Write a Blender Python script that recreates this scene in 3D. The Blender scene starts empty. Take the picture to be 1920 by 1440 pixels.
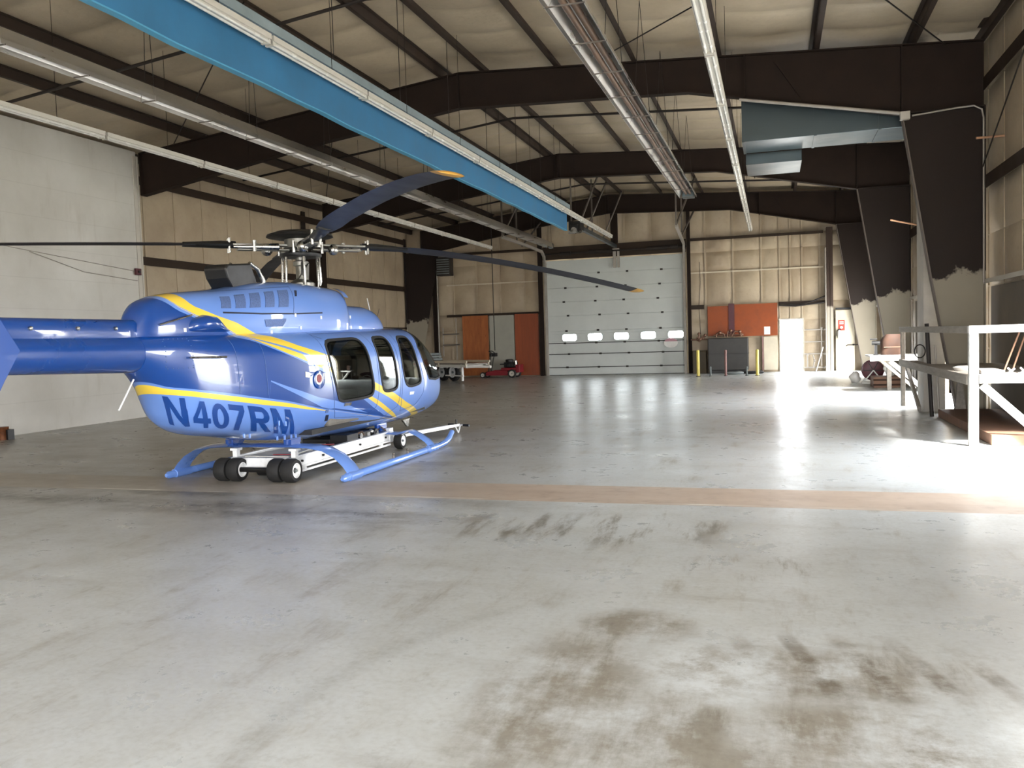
import bpy, bmesh, math, random
from mathutils import Vector, Matrix
from mathutils.bvhtree import BVHTree

random.seed(7)
C = bpy.context.scene.collection
SC = bpy.context.scene
PI = math.pi

# ----------------------------------------------------------------------------
#  helpers: meshes
# ----------------------------------------------------------------------------
class MB:
    """collects shapes and links them as ONE mesh object"""
    def __init__(s):
        s.v = []; s.f = []; s.m = []
    def add(s, vs, fs, mi=0):
        o = len(s.v)
        s.v += [tuple(p) for p in vs]
        for f in fs:
            s.f.append(tuple(i + o for i in f)); s.m.append(mi)
        return s
    def box(s, x0, x1, y0, y1, z0, z1, mi=0):
        vs = [(x, y, z) for z in (z0, z1) for y in (y0, y1) for x in (x0, x1)]
        return s.add(vs, [(0, 2, 3, 1), (4, 5, 7, 6), (0, 1, 5, 4), (2, 6, 7, 3), (0, 4, 6, 2), (1, 3, 7, 5)], mi)
    def bar(s, p0, p1, w, h, mi=0, up=(0, 0, 1)):
        p0 = Vector(p0); p1 = Vector(p1); d = (p1 - p0).normalized()
        u = Vector(up)
        if abs(d.dot(u)) > .98: u = Vector((0, 1, 0))
        sx = d.cross(u).normalized(); sz = sx.cross(d).normalized()
        vs = []
        for p in (p0, p1):
            for a, b in ((-1, -1), (1, -1), (1, 1), (-1, 1)):
                vs.append(p + sx * a * w / 2 + sz * b * h / 2)
        return s.add(vs, [(3, 2, 1, 0), (4, 5, 6, 7), (0, 1, 5, 4), (1, 2, 6, 5), (2, 3, 7, 6), (3, 0, 4, 7)], mi)
    def path(s, pts, r, n=8, mi=0, cap=True):
        pts = [Vector(p) for p in pts]; k = len(pts); rr = r if isinstance(r, (list, tuple)) else [r] * k
        vs = []; prev = None
        for i, p in enumerate(pts):
            d = (pts[min(i + 1, k - 1)] - pts[max(i - 1, 0)]).normalized()
            if prev is None:
                a = Vector((0, 0, 1)) if abs(d.z) < .9 else Vector((1, 0, 0))
                sx = d.cross(a).normalized()
            else:
                sx = (prev - d * prev.dot(d)).normalized()
            prev = sx; sy = d.cross(sx)
            for j in range(n):
                t = 2 * PI * j / n
                vs.append(p + (sx * math.cos(t) + sy * math.sin(t)) * rr[i])
        fs = []
        for i in range(k - 1):
            for j in range(n):
                a = i * n + j; b = i * n + (j + 1) % n
                fs.append((a, b, b + n, a + n))
        if cap:
            fs.append(tuple(reversed(range(n)))); fs.append(tuple(range((k - 1) * n, k * n)))
        return s.add(vs, fs, mi)
    def tube(s, p0, p1, r, n=10, r2=None, mi=0):
        return s.path([p0, p1], [r, r if r2 is None else r2], n, mi)
    def prism(s, poly, axis, a, b, mi=0):
        def P(u, v, t):
            return {'x': (t, u, v), 'y': (u, t, v), 'z': (u, v, t)}[axis]
        k = len(poly)
        vs = [P(u, v, a) for u, v in poly] + [P(u, v, b) for u, v in poly]
        fs = [tuple(reversed(range(k))), tuple(range(k, 2 * k))]
        fs += [(i, (i + 1) % k, (i + 1) % k + k, i + k) for i in range(k)]
        return s.add(vs, fs, mi)
    def lathe(s, prof, c, axis='z', n=20, mi=0, cap=True):
        vs = []
        for r, h in prof:
            for j in range(n):
                t = 2 * PI * j / n; a, b = r * math.cos(t), r * math.sin(t)
                q = {'z': (a, b, h), 'y': (a, h, b), 'x': (h, a, b)}[axis]
                vs.append((c[0] + q[0], c[1] + q[1], c[2] + q[2]))
        k = len(prof); fs = []
        for i in range(k - 1):
            for j in range(n):
                a = i * n + j; b = i * n + (j + 1) % n
                fs.append((a, b, b + n, a + n))
        if cap: fs.append(tuple(reversed(range(n)))); fs.append(tuple(range((k - 1) * n, k * n)))
        return s.add(vs, fs, mi)
    def rings(s, R, mi=0, cap=True):
        n = len(R[0]); k = len(R)
        vs = [p for r in R for p in r]; fs = []
        for i in range(k - 1):
            for j in range(n):
                a = i * n + j; b = i * n + (j + 1) % n
                fs.append((a, b, b + n, a + n))
        if cap:
            fs.append(tuple(reversed(range(n)))); fs.append(tuple(range((k - 1) * n, k * n)))
        return s.add(vs, fs, mi)
    def ball(s, c, rx, ry=None, rz=None, n=14, mi=0):
        ry = rx if ry is None else ry; rz = rx if rz is None else rz
        m = n // 2; R = []
        for i in range(m + 1):
            a = -PI / 2 + PI * (i + .02) / (m + .04)
            R.append([(c[0] + rx * math.cos(a) * math.cos(2 * PI * j / n), c[1] + ry * math.cos(a) * math.sin(2 * PI * j / n), c[2] + rz * math.sin(a)) for j in range(n)])
        return s.rings(R, mi)
    def mesh(s, name, mats, smooth=None, bev=0, recalc=True):
        me = bpy.data.meshes.new(name)
        me.from_pydata(s.v, [], s.f); me.update()
        for m in (mats if isinstance(mats, (list, tuple)) else [mats]): me.materials.append(m)
        me.polygons.foreach_set('material_index', s.m)
        bm = bmesh.new(); bm.from_mesh(me)
        if recalc: bmesh.ops.recalc_face_normals(bm, faces=bm.faces)
        if bev:
            ed = [e for e in bm.edges if len(e.link_faces) == 2 and e.calc_face_angle(0) > .6]
            bmesh.ops.bevel(bm, geom=ed, offset=bev, segments=2, affect='EDGES', profile=.5, clamp_overlap=True)
        bm.to_mesh(me); bm.free()
        if smooth is not None:
            me.polygons.foreach_set('use_smooth', [True] * len(me.polygons))
            me.set_sharp_from_angle(angle=math.radians(smooth))
        return me
    def build(s, name, mats, parent=None, smooth=None, bev=0, recalc=True, **kw):
        o = bpy.data.objects.new(name, s.mesh(name, mats, smooth, bev, recalc))
        C.objects.link(o)
        if parent is not None: o.parent = parent
        for k, v in kw.items(): o[k] = v
        return o

def thing(name, label, cat, loc=(0, 0, 0), rz=0, group=None):
    o = bpy.data.objects.new(name, None); C.objects.link(o)
    o.empty_display_size = .2
    o.location = loc; o.rotation_euler = (0, 0, rz)
    return tag(o, label, cat, group)

def tag(o, label, cat, group=None):
    o['label'] = label; o['category'] = cat
    if group: o['group'] = group
    return o

def dup(root, loc, rz=None, label=None):
    r = root.copy(); C.objects.link(r); r.location = loc
    if rz is not None: r.rotation_euler = (0, 0, rz)
    if label: r['label'] = label
    for ch in list(root.children):
        c = ch.copy(); C.objects.link(c); c.parent = r
        for g in list(ch.children):
            d = g.copy(); C.objects.link(d); d.parent = c
    return r

def struct(o):
    o['kind'] = 'structure'; return o

# ----------------------------------------------------------------------------
#  helpers: materials
# ----------------------------------------------------------------------------
def lin(h):
    h = h.lstrip('#'); out = []
    for i in (0, 2, 4):
        c = int(h[i:i + 2], 16) / 255
        out.append(c / 12.92 if c <= .04045 else ((c + .055) / 1.055) ** 2.4)
    return (*out, 1)

class NT:
    def __init__(s, name):
        s.m = bpy.data.materials.new(name); s.m.use_nodes = True
        s.t = s.m.node_tree; s.t.nodes.clear()
        s.out = s.n('ShaderNodeOutputMaterial')
    def n(s, kind, ins=None, **kw):
        nd = s.t.nodes.new(kind)
        for k, v in kw.items(): setattr(nd, k, v)
        for k, v in (ins or {}).items(): s.set(nd, k, v)
        return nd
    def set(s, nd, k, v):
        i = nd.inputs[k]
        if isinstance(v, bpy.types.NodeSocket): s.t.links.new(v, i)
        else: i.default_value = v
    def coord(s, scale=(1, 1, 1), loc=(0, 0, 0), rot=(0, 0, 0)):
        tc = s.n('ShaderNodeTexCoord')
        mp = s.n('ShaderNodeMapping', {'Vector': tc.outputs['Object'], 'Scale': scale, 'Location': loc, 'Rotation': rot})
        return mp.outputs[0]
    def noise(s, scale, detail=4, rough=.55, vec=None, dist=0):
        d = {'Scale': scale, 'Detail': detail, 'Roughness': rough, 'Distortion': dist}
        if vec is not None: d['Vector'] = vec
        else: d['Vector'] = s.coord()
        return s.n('ShaderNodeTexNoise', d).outputs['Fac']
    def ramp(s, fac, stops, interp='LINEAR'):
        r = s.n('ShaderNodeValToRGB', {'Fac': fac}); cr = r.color_ramp; cr.interpolation = interp
        while len(cr.elements) < len(stops): cr.elements.new(.5)
        for e, (p, c) in zip(cr.elements, stops):
            e.position = p; e.color = c if len(c) == 4 else (*c, 1)
        return r.outputs[0]
    def vramp(s, fac, a, b, va=0., vb=1.):
        return s.n('ShaderNodeMapRange', {'Value': fac, 'From Min': a, 'From Max': b, 'To Min': va, 'To Max': vb}).outputs[0]
    def math(s, op, a, b=None, c=None):
        d = {0: a}
        if b is not None: d[1] = b
        if c is not None: d[2] = c
        nd = s.n('ShaderNodeMath', operation=op)
        for k, v in d.items(): s.set(nd, k, v)
        return nd.outputs[0]
    def mix(s, fac, a, b):
        nd = s.n('ShaderNodeMix', data_type='RGBA')
        s.set(nd, 0, fac); s.set(nd, 6, a); s.set(nd, 7, b)
        return nd.outputs[2]
    def bump(s, h, strength=.3, dist=.02):
        return s.n('ShaderNodeBump', {'Height': h, 'Strength': strength, 'Distance': dist}).outputs[0]
    def pbr(s, **kw):
        p = s.n('ShaderNodeBsdfPrincipled')
        for k, v in kw.items():
            s.set(p, k.replace('_', ' '), v)
        s.t.links.new(p.outputs[0], s.out.inputs[0])
        return s.m

def mat(name, c, rough=.5, metal=0, var=.12, scale=4, coat=0, bump=0, bscale=40, stretch=(1, 1, 1), spec=.5):
    t = NT(name); c = lin(c) if isinstance(c, str) else c
    nz = t.noise(scale, 5, .6, t.coord(stretch))
    dark = tuple(x * (1 - var * 1.6) for x in c[:3]) + (1,)
    light = tuple(min(1, x * (1 + var)) for x in c[:3]) + (1,)
    col = t.mix(t.vramp(nz, .3, .7), dark, light)
    kw = dict(Base_Color=col, Roughness=t.vramp(nz, .3, .7, max(.02, rough - .07), rough + .07), Metallic=float(metal))
    kw['Specular_IOR_Level'] = spec
    if coat: kw['Coat_Weight'] = coat; kw['Coat_Roughness'] = .04
    if bump: kw['Normal'] = t.bump(t.noise(bscale, 3, .5), bump, .01)
    return t.pbr(**kw)

def glass(name, tint=(.8, .84, .84), gloss=.9):
    t = NT(name)
    tr = t.n('ShaderNodeBsdfTransparent', {'Color': (*tint, 1)})
    gl = t.n('ShaderNodeBsdfGlossy', {'Color': (1, 1, 1, 1), 'Roughness': .02 })
    fr = t.n('ShaderNodeFresnel', {'IOR': 1.5})
    nz = t.noise(3)
    f = t.math('MULTIPLY', fr.outputs[0], t.vramp(nz, 0, 1, gloss * .9, gloss))
    mx = t.n('ShaderNodeMixShader', {0: f, 1: tr.outputs[0], 2: gl.outputs[0]})
    t.t.links.new(mx.outputs[0], t.out.inputs[0])
    return t.m

M = {}
M['steel'] = mat('dark_primer_steel', '#2a211c', .7, 0, .12, 2.5, spec=.12)
M['purlin'] = mat('brown_purlin', '#392f28', .6, 0, .12, 2, spec=.2)
M['girt'] = mat('brown_girt', '#33281f', .6, 0, .12, 2, spec=.2)
M['white_paint'] = mat('white_painted_metal', '#d6d4cd', .4, 0, .05, 3)
M['fixture'] = mat('fixture_enamel', '#bdb9ae', .4, 0, .05, 3)
M['tubelamp'] = mat('unlit_lamp_glass', '#c8c6be', .25, 0, .03, 3)
M['blue_beam'] = mat('blue_painted_steel', '#2c688e', .6, 0, .12, 1.4, bump=.1, bscale=3)
M['alu'] = mat('polished_aluminium', '#dad8d4', .32, 1, .06, 6, stretch=(1, .2, 1))
M['galv'] = mat('galvanised_sheet', '#4d575b', .36, .8, .02, 1)
M['rust_tube'] = mat('rusted_heater_tube', '#66503f', .55, .4, .25, 6)
M['rod'] = mat('steel_rod', '#6e675f', .5, .6, .1, 5)
M['dark_pipe'] = mat('dark_iron_pipe', '#2c2622', .6, .3, .15, 5)
M['grey_pipe'] = mat('grey_pipe', '#a19a90', .5, .2, .1, 4)
M['rubber'] = mat('black_rubber', '#1c1b1a', .75, 0, .15, 12)
M['black'] = mat('black_plastic', '#161616', .45, 0, .1, 8)
M['black_steel'] = mat('black_steel', '#1b1a19', .45, .3, .15, 6)
M['white_gloss'] = mat('white_gloss_paint', '#e6e6e4', .3, 0, .03, 5)
M['chrome'] = mat('bright_metal', '#a9a7a1', .28, 1, .08, 9)
M['dull_metal'] = mat('cast_aluminium', '#8f8d86', .42, .85, .12, 12)
M['wood_white'] = mat('weathered_white_wood', '#c7c4bf', .7, 0, .12, 3, bump=.15, bscale=20, stretch=(4, .6, 4))
M['wood_grey'] = mat('grey_and_shaded_wood', '#8d857b', .75, 0, .18, 4, bump=.15, bscale=20, stretch=(4, .6, 4))  # grey wood, and white boards turned from the light, coloured darker
M['wood_brown'] = mat('brown_board', '#7a5a46', .75, 0, .2, 3, stretch=(1, 5, 1))
M['orange_ply'] = mat('orange_painted_board', '#8f4213', .6, 0, .14, 2.2)
M['grey_sheet'] = mat('grey_sheet_board', '#9c9a8e', .6, 0, .06, 2)
M['yellow'] = mat('yellow_paint', '#e3cf6a', .5, 0, .06, 6)
M['rust_post'] = mat('worn_red_brown_post', '#8b6a64', .7, 0, .16, 9)
M['red'] = mat('red_paint', '#7a111b', .4, 0, .12, 6)
M['dark_red'] = mat('dark_red_enamel', '#4a1720', .45, .1, .15, 8)
M['tank'] = mat('grey_steel_tank', '#3b3936', .5, .35, .16, 2)
M['olive'] = mat('olive_brown_sheet', '#4c412c', .6, .1, .15, 2)
M['cardboard'] = mat('brown_cardboard', '#3a2416', .85, 0, .18, 5)
M['paper'] = mat('white_paper', '#e9e6df', .8, 0, .03, 6)
M['sign_red'] = mat('red_sign', '#cf3b2a', .5, 0, .05, 8)
M['plastic_white'] = mat('white_plastic', '#e2dfd8', .4, 0, .05, 6)
M['cream_panel'] = mat('cream_panel', '#c8bda6', .6, 0, .08, 2)
M['trim_light'] = mat('light_trim', '#b9b3a7', .55, 0, .06, 2)
M['bundle_grey'] = mat('grey_bundle', '#6f7573', .7, 0, .2, 5)
M['post_grey'] = mat('grey_boxed_post', '#a9a399', .6, 0, .1, 2.5)
M['door_white'] = mat('insulated_door_white', '#c2c6c1', .45, 0, .05, .8)
M['hinge'] = mat('door_hinge_steel', '#35322e', .5, .6, .1, 9)
M['lightened'] = mat('lightened_flange', '#6a6159', .6, 0, .15, 3, spec=.3)  # light caught by the inner flange is put into this paler colour
M['copper'] = mat('copper_brown_pipe', '#8a6a58', .45, .6, .15, 8)
M['wainscot'] = mat('dull_brown_wainscot', '#6e6457', .65, 0, .18, 1.2)
M['ground'] = mat('pale_concrete_apron', '#b3afa6', .85, 0, .1, .4)

def insulation(name, c1, c2):
    t = NT(name)
    a = t.noise(.7, 5, .6); b = t.noise(9, 4, .6)
    col = t.mix(t.vramp(a, .3, .7), lin(c1), lin(c2))
    col = t.mix(t.vramp(b, .55, .8, 0, .25), col, tuple(x * .6 for x in lin(c1)[:3]) + (1,))
    return t.pbr(Base_Color=col, Roughness=.5, Normal=t.bump(t.noise(2.2, 4, .6), .35, .05))
M['insul'] = insulation('cream_vinyl_insulation', '#a39179', '#b8a88e')
M['roof_insul'] = insulation('roof_vinyl_insulation', '#9f9079', '#b6a78f')

def whitewall():
    t = NT('white_painted_block_wall')
    a = t.noise(.5, 5, .6); s = t.noise(1.4, 5, .6, t.coord((2.5, 2.5, .5)))
    col = t.mix(t.vramp(a, .3, .7), lin('#b4b0a6'), lin('#cbc8c0'))
    col = t.mix(t.vramp(s, .58, .8, 0, .35), col, lin('#948a78'))
    tc = t.n('ShaderNodeTexCoord'); sp = t.n('ShaderNodeSeparateXYZ', {0: tc.outputs['Object']})
    g = t.math('PINGPONG', sp.outputs[2], .31)
    line = t.vramp(g, 0, .012, .22, 0)
    col = t.mix(line, col, lin('#8f8a80'))
    return t.pbr(Base_Color=col, Roughness=.6, Normal=t.bump(t.noise(25, 3, .5), .08, .01))
M['whitewall'] = whitewall()

def two_tone(name, dark, light, z, amp):
    """dark steel paint whose ragged lower edge stops at height z, light paint below"""
    t = NT(name)
    tc = t.n('ShaderNodeTexCoord'); sp = t.n('ShaderNodeSeparateXYZ', {0: tc.outputs['Object']})
    nz = t.noise(2.3, 4, .6)
    e = t.math('ADD', sp.outputs[2], t.math('MULTIPLY', t.math('SUBTRACT', nz, .5), -amp))
    k = t.vramp(e, z - .05, z + .05)
    v = t.noise(2.5)
    lo = t.mix(v, lin(light), tuple(x * 1.15 for x in lin(light)[:3]) + (1,))
    hi = t.mix(v, lin(dark), tuple(x * 1.2 for x in lin(dark)[:3]) + (1,))
    return t.pbr(Base_Color=t.mix(k, lo, hi), Roughness=.65, Specular_IOR_Level=.2)
M['col_paint'] = two_tone('half_painted_column', '#261e1a', '#8e8677', 2.45, 1.3)
M['post_paint'] = two_tone('half_painted_post', '#3c3029', '#a39b8d', 2.35, .5)

def floor_mat():
    t = NT('stained_concrete')
    tc = t.n('ShaderNodeTexCoord'); P = tc.outputs['Object']
    sp = t.n('ShaderNodeSeparateXYZ', {0: P}); X, Y = sp.outputs[0], sp.outputs[1]
    big = t.noise(.35, 5, .6); mid = t.noise(1.3, 6, .65)
    fine = t.noise(7, 6, .7); grain = t.noise(28, 4, .6)
    streak = t.noise(1.5, 7, .7, t.coord((.35, 1.6, 1)))
    diag = t.noise(1.5, 8, .72, t.coord((2.6, .5, 1), rot=(0, 0, .55)))
    lump = t.noise(2.1, 8, .72)
    def mul(f, col, tint):
        nd = t.n('ShaderNodeMix', data_type='RGBA', blend_type='MULTIPLY'); t.set(nd, 0, f); t.set(nd, 6, col); t.set(nd, 7, lin(tint)); return nd.outputs[2]
    col = t.mix(t.vramp(big, .3, .7), lin('#bcc0c0'), lin('#cbd0d1'))
    col = mul(t.vramp(mid, .45, .75, 0, .55), col, '#ded8cc')
    col = mul(t.vramp(grain, .4, .8, 0, .35), col, '#cfcbc4')
    def blob(cx, cy, rx, ry, soft=.6):
        a = t.math('POWER', t.math('DIVIDE', t.math('SUBTRACT', X, cx), rx), 2.)
        b = t.math('POWER', t.math('DIVIDE', t.math('SUBTRACT', Y, cy), ry), 2.)
        return t.vramp(t.math('ADD', a, b), 1. - soft, 1. + soft, 1, 0)
    def addm(*a):
        r = a[0]
        for q in a[1:]: r = t.math('MAXIMUM', r, q)
        return r
    # worn brown areas where the paint has gone
    wear = addm(blob(-.05, 2.75, .55, .75), blob(.15, 4.1, .6, .3), blob(-.45, 3.2, .35, .5), blob(.35, 3.5, .5, .3), blob(-.75, 4.6, .3, .25), blob(-.95, 3.6, .35, .8))
    w = t.math('MULTIPLY', wear, t.vramp(t.math('ADD', t.math('MULTIPLY', lump, .6), t.math('MULTIPLY', diag, .4)), .42, .55))
    col = mul(t.math('MULTIPLY', w, .85), col, '#b5a896')
    # row of dark tyre scrapes
    bars = t.math('MULTIPLY', addm(blob(.42, 4.25, .75, .38, .5)), t.vramp(t.math('SINE', t.math('ADD', t.math('MULTIPLY', X, 24.), t.math('MULTIPLY', Y, 7.))), .1, .7))
    col = mul(t.math('MULTIPLY', t.math('MULTIPLY', bars, t.vramp(lump, .42, .58)), .75), col, '#b2a698')
    # slanted scrape marks further out
    sc = t.math('MULTIPLY', addm(blob(-1.15, 6.9, .75, .55), blob(-2.0, 6.9, .7, .5), blob(-.2, 5.9, .4, .3)), t.vramp(diag, .5, .6))
    col = mul(t.math('MULTIPLY', sc, .8), col, '#ada498')
    # loose smudges everywhere
    col = mul(t.math('MULTIPLY', t.math('MULTIPLY', t.vramp(diag, .53, .68), t.vramp(mid, .42, .62)), .75), col, '#b3a591')
    col = mul(t.math('MULTIPLY', t.math('MULTIPLY', t.vramp(streak, .54, .70), t.vramp(big, .4, .6)), .6), col, '#b0a596')
    # pale scuffed paint at the near right
    pale = t.math('MULTIPLY', addm(blob(.85, 3.0, .55, .8), blob(.35, 2.35, .7, .35), blob(-.3, 4.05, .3, .35), blob(-.45, 2.4, .3, .4)), t.vramp(t.math('ADD', t.math('MULTIPLY', t.noise(5.5, 8, .78), .7), t.math('MULTIPLY', diag, .3)), .46, .57))
    col = t.mix(t.math('MULTIPLY', pale, .6), col, lin('#dfe6ea'))
    # darker, browner floor around and left of the helicopter
    lf = t.math('MULTIPLY', t.vramp(X, -2.4, -5.2), t.vramp(Y, 4.8, 7.8))
    col = mul(t.math('MULTIPLY', lf, t.vramp(streak, .25, .7, .45, .95)), col, '#bbb0a1')
    # oily drag marks running from under the skids to the left
    for cx, cy, ww, k in ((.10, 6.62, .40, .95), (.06, 7.55, .28, .6)):
        d = t.math('ADD', t.math('MULTIPLY', X, cx), t.math('SUBTRACT', Y, cy))
        dm = t.vramp(t.math('ABSOLUTE', t.math('ADD', d, t.math('MULTIPLY', t.math('SUBTRACT', mid, .5), .6))), .02, ww, 1, 0)
        dm = t.math('MULTIPLY', dm, t.vramp(X, -2.2, -3.6))
        col = mul(t.math('MULTIPLY', t.math('MULTIPLY', dm, t.vramp(t.math('ADD', t.math('MULTIPLY', streak, .6), t.math('MULTIPLY', fine, .4)), .40, .58)), k), col, '#8d8375')
    # faint curved tyre mark
    r = t.math('SQRT', t.math('ADD', t.math('POWER', t.math('SUBTRACT', X, .3), 2.), t.math('POWER', t.math('SUBTRACT', Y, 3.2), 2.)))
    ty = t.math('MULTIPLY', t.vramp(t.math('ABSOLUTE', t.math('SUBTRACT', r, 2.35)), .02, .10, 1, 0), t.vramp(X, -1.2, -1.7))
    col = mul(t.math('MULTIPLY', ty, t.vramp(fine, .3, .7, .1, .5)), col, '#c9c7c2')
    # small dark spots
    vo = t.n('ShaderNodeTexVoronoi', {'Vector': P, 'Scale': 1.6, 'Randomness': 1.})
    col = t.mix(t.vramp(vo.outputs['Distance'], .010, .018, .6, 0), col, lin('#4f4a43'))
    col = mul(t.vramp(fine, .55, .8, 0, .4), col, '#c4bfb6')
    ro = t.math('ADD', t.vramp(mid, .3, .7, .22, .34), t.math('MULTIPLY', w, .12))
    ro = t.math('ADD', ro, t.math('MULTIPLY', t.vramp(fine, .3, .7), .07))
    bm = t.math('ADD', t.math('MULTIPLY', mid, .6), t.math('MULTIPLY', fine, .12))
    return t.pbr(Base_Color=col, Roughness=ro, Specular_IOR_Level=.55, Normal=t.bump(bm, .06, .02))
M['floor'] = floor_mat()

def strip_mat():
    t = NT('brown_stained_strip')
    tc = t.n('ShaderNodeTexCoord'); sp = t.n('ShaderNodeSeparateXYZ', {0: tc.outputs['Object']}); X, Y = sp.outputs[0], sp.outputs[1]
    a = t.noise(1.2, 6, .65, t.coord((.5, 2.5, 1))); b = t.noise(6, 5, .6)
    col = t.mix(t.vramp(a, .3, .7), lin('#ad9b8b'), lin('#c2b2a2'))
    col = t.mix(t.vramp(b, .55, .75, 0, .5), col, lin('#97877b'))
    plain = t.mix(t.vramp(a, .3, .7), lin('#9c9385'), lin('#b0a99d'))
    col = t.mix(t.vramp(t.math('ADD', X, t.math('MULTIPLY', b, 1.2)), -4.2, -1.8), plain, col)
    ed = t.math('MULTIPLY', t.vramp(t.math('ABSOLUTE', t.math('SUBTRACT', Y, 8.0)), .012, .03, 1, 0), t.vramp(t.noise(.9, 3, .6), .45, .6))
    col = t.mix(ed, col, lin('#d8d5cc'))
    return t.pbr(Base_Color=col, Roughness=t.vramp(b, .3, .7, .36, .52))
M['strip'] = strip_mat()

def ply(name, c1, c2):
    t = NT(name)
    g = t.noise(2.2, 6, .65, t.coord((3, 3, .5)), 1.2)
    k = t.n('ShaderNodeTexVoronoi', {'Vector': t.coord((2.2, 2.2, 1.3)), 'Scale': 2.2})
    col = t.mix(t.vramp(g, .3, .7), lin(c1), lin(c2))
    col = t.mix(t.vramp(k.outputs['Distance'], .03, .09, .75, 0), col, lin('#3b1c0e'))
    return t.pbr(Base_Color=col, Roughness=.6)
M['ply'] = ply('knotty_red_brown_plywood', '#8a4a24', '#a8622f')
M['ply2'] = mat('red_brown_veneer', '#8e4422', .5, 0, .12, 2, stretch=(4, 1, .4))

# ---- helicopter paint -------------------------------------------------------
LB = lin('#668bd0'); DB = lin('#093e88'); YE = lin('#ecca45')
def piecewise(t, y, pts, lo=-8., hi=5.):
    """z as a polyline of y, through a linear colour ramp (z scaled to 0..1 over 0..3)"""
    f = t.vramp(y, lo, hi)
    st = [((p[0] - lo) / (hi - lo), (p[1] / 3,) * 3) for p in pts]
    r = t.ramp(f, st)
    return t.math('MULTIPLY', r, 3.)
def livery():
    t = NT('blue_and_yellow_livery')
    tc = t.n('ShaderNodeTexCoord'); sp = t.n('ShaderNodeSeparateXYZ', {0: tc.outputs['Object']})
    y, z = sp.outputs[1], sp.outputs[2]
    b1 = [(-3.0, 2.5), (-2.72, 2.20), (-2.60, 2.03), (-2.30, 1.93), (-2.02, 1.858), (-1.70, 1.725), (-1.57, 1.704), (-1.21, 1.587), (-.70, 1.465), (.48, 1.063), (1.11, .87), (1.6, .702), (2.57, .44), (2.7, .3)]
    b2 = [(-3.1, 2.5), (-2.90, 2.16), (-2.79, 2.03), (-2.59, 1.935), (-2.29, 1.857), (-2.04, 1.732), (-1.95, 1.701), (-1.42, 1.578), (-1.09, 1.488), (-.70, 1.375), (.48, .961), (.93, .826), (1.48, .638), (2.25, .446), (2.4, .3)]
    b4 = [(-3.1, 2.49), (-2.90, 2.15), (-2.79, 2.02), (-2.59, 1.925), (-2.29, 1.847), (-2.04, 1.722), (-1.95, 1.691), (-1.45, 1.558), (-1.1, 1.462), (-.68, 1.325), (.39, .88), (.62, .808), (1.02, .663), (1.63, .461), (1.8, .3)]
    b5 = [(-3.1, 2.485), (-2.90, 2.145), (-2.79, 2.015), (-2.59, 1.92), (-2.29, 1.842), (-2.04, 1.717), (-1.95, 1.686), (-1.45, 1.503), (-1.1, 1.393), (-.64, 1.246), (.28, .868), (.59, .756), (1.01, .607), (1.69, .417), (1.8, .29)]
    b3 = [(-3.2, 2.48), (-2.98, 2.13), (-2.80, 1.975), (-2.6, 1.90), (-2.2, 1.775), (-2.11, 1.696), (-1.93, 1.657), (-1.68, 1.565), (-1.27, 1.426), (-.91, 1.302), (-.62, 1.19), (.14, .872), (.56, .703), (1.27, .474), (1.4, .3)]
    c1 = [(-7.9, .1), (-1.81, .1), (-1.80, 1.225), (-1.47, 1.122), (-1.2, 1.046), (-.9, .958), (-.5, .884), (-.14, .791), (.44, .646), (1.23, .474), (1.4, .31)]
    c2 = [(-7.9, .09), (-1.81, .09), (-1.80, 1.215), (-1.47, 1.082), (-1.19, .975), (-.79, .828), (-.6, .79), (-.5, .79), (4, .1)]
    c3 = [(-3.3, 1.33), (-3.1, 1.28), (-2.95, 1.217), (-2.56, 1.15), (-1.89, 1.031), (-1.44, .954), (-1.06, .87), (-.74, .806), (-.6, .785), (4, .09)]
    c4 = [(-3.3, 1.31), (-3.1, 1.26), (-2.95, 1.199), (-2.56, 1.126), (-1.88, 1.006), (-1.43, .930), (-1.05, .852), (-.73, .790), (-.6, .77), (4, .08)]
    c5 = [(-3.3, 1.23), (-3.1, 1.19), (-2.95, 1.145), (-2.54, 1.069), (-1.87, .95), (-1.42, .885), (-1.04, .822), (-.73, .782), (-.6, .769), (4, .07)]
    col = LB
    for p, c in ((b1, YE), (b2, LB), (b4, YE), (b5, LB), (b3, DB)):
        k = t.math('LESS_THAN', z, piecewise(t, y, p)); col = t.mix(k, col, c)
    k1 = t.math('LESS_THAN', z, piecewise(t, y, c1)); col = t.mix(k1, col, LB)
    k2 = t.math('LESS_THAN', z, piecewise(t, y, c2)); col = t.mix(k2, col, DB)
    for p, c in ((c3, LB), (c4, YE), (c5, LB)):
        k = t.math('LESS_THAN', z, piecewise(t, y, p)); col = t.mix(k, col, c)
    nz = t.noise(3, 4, .5)
    return t.pbr(Base_Color=col, Roughness=t.vramp(nz, .3, .7, .29, .31), Coat_Weight=1., Coat_Roughness=.03)
M['livery'] = livery()
M['light_blue'] = mat('light_blue_paint', LB, .3, 0, .01, 1, coat=1)
M['dark_blue'] = mat('dark_blue_paint', DB, .3, 0, .01, 1, coat=1)
M['cabin_lining'] = mat('dark_cabin_lining', '#1c1a18', .7, 0, .1, 6)
M['seat'] = mat('black_seat_leather', '#1d1c1c', .5, 0, .15, 9)
M['bench'] = mat('grey_seat_cloth', '#6b675f', .8, 0, .15, 7)
M['canopy'] = glass('tinted_canopy', (.5, .53, .52), .4)
M['clear'] = glass('clear_pane', (.9, .93, .93))
M['blade'] = mat('blade_grey_blue', '#25262e', .5, 0, .08, 2)
M['blade_tip'] = mat('blade_tip_cap', '#d9a64e', .35, .2, .08, 8)
M['screen'] = mat('intake_mesh', '#5b719f', .6, .3, .2, 60)
M['dark_slot'] = mat('dark_slot', '#0f1730', .6, 0, .1, 8)

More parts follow.
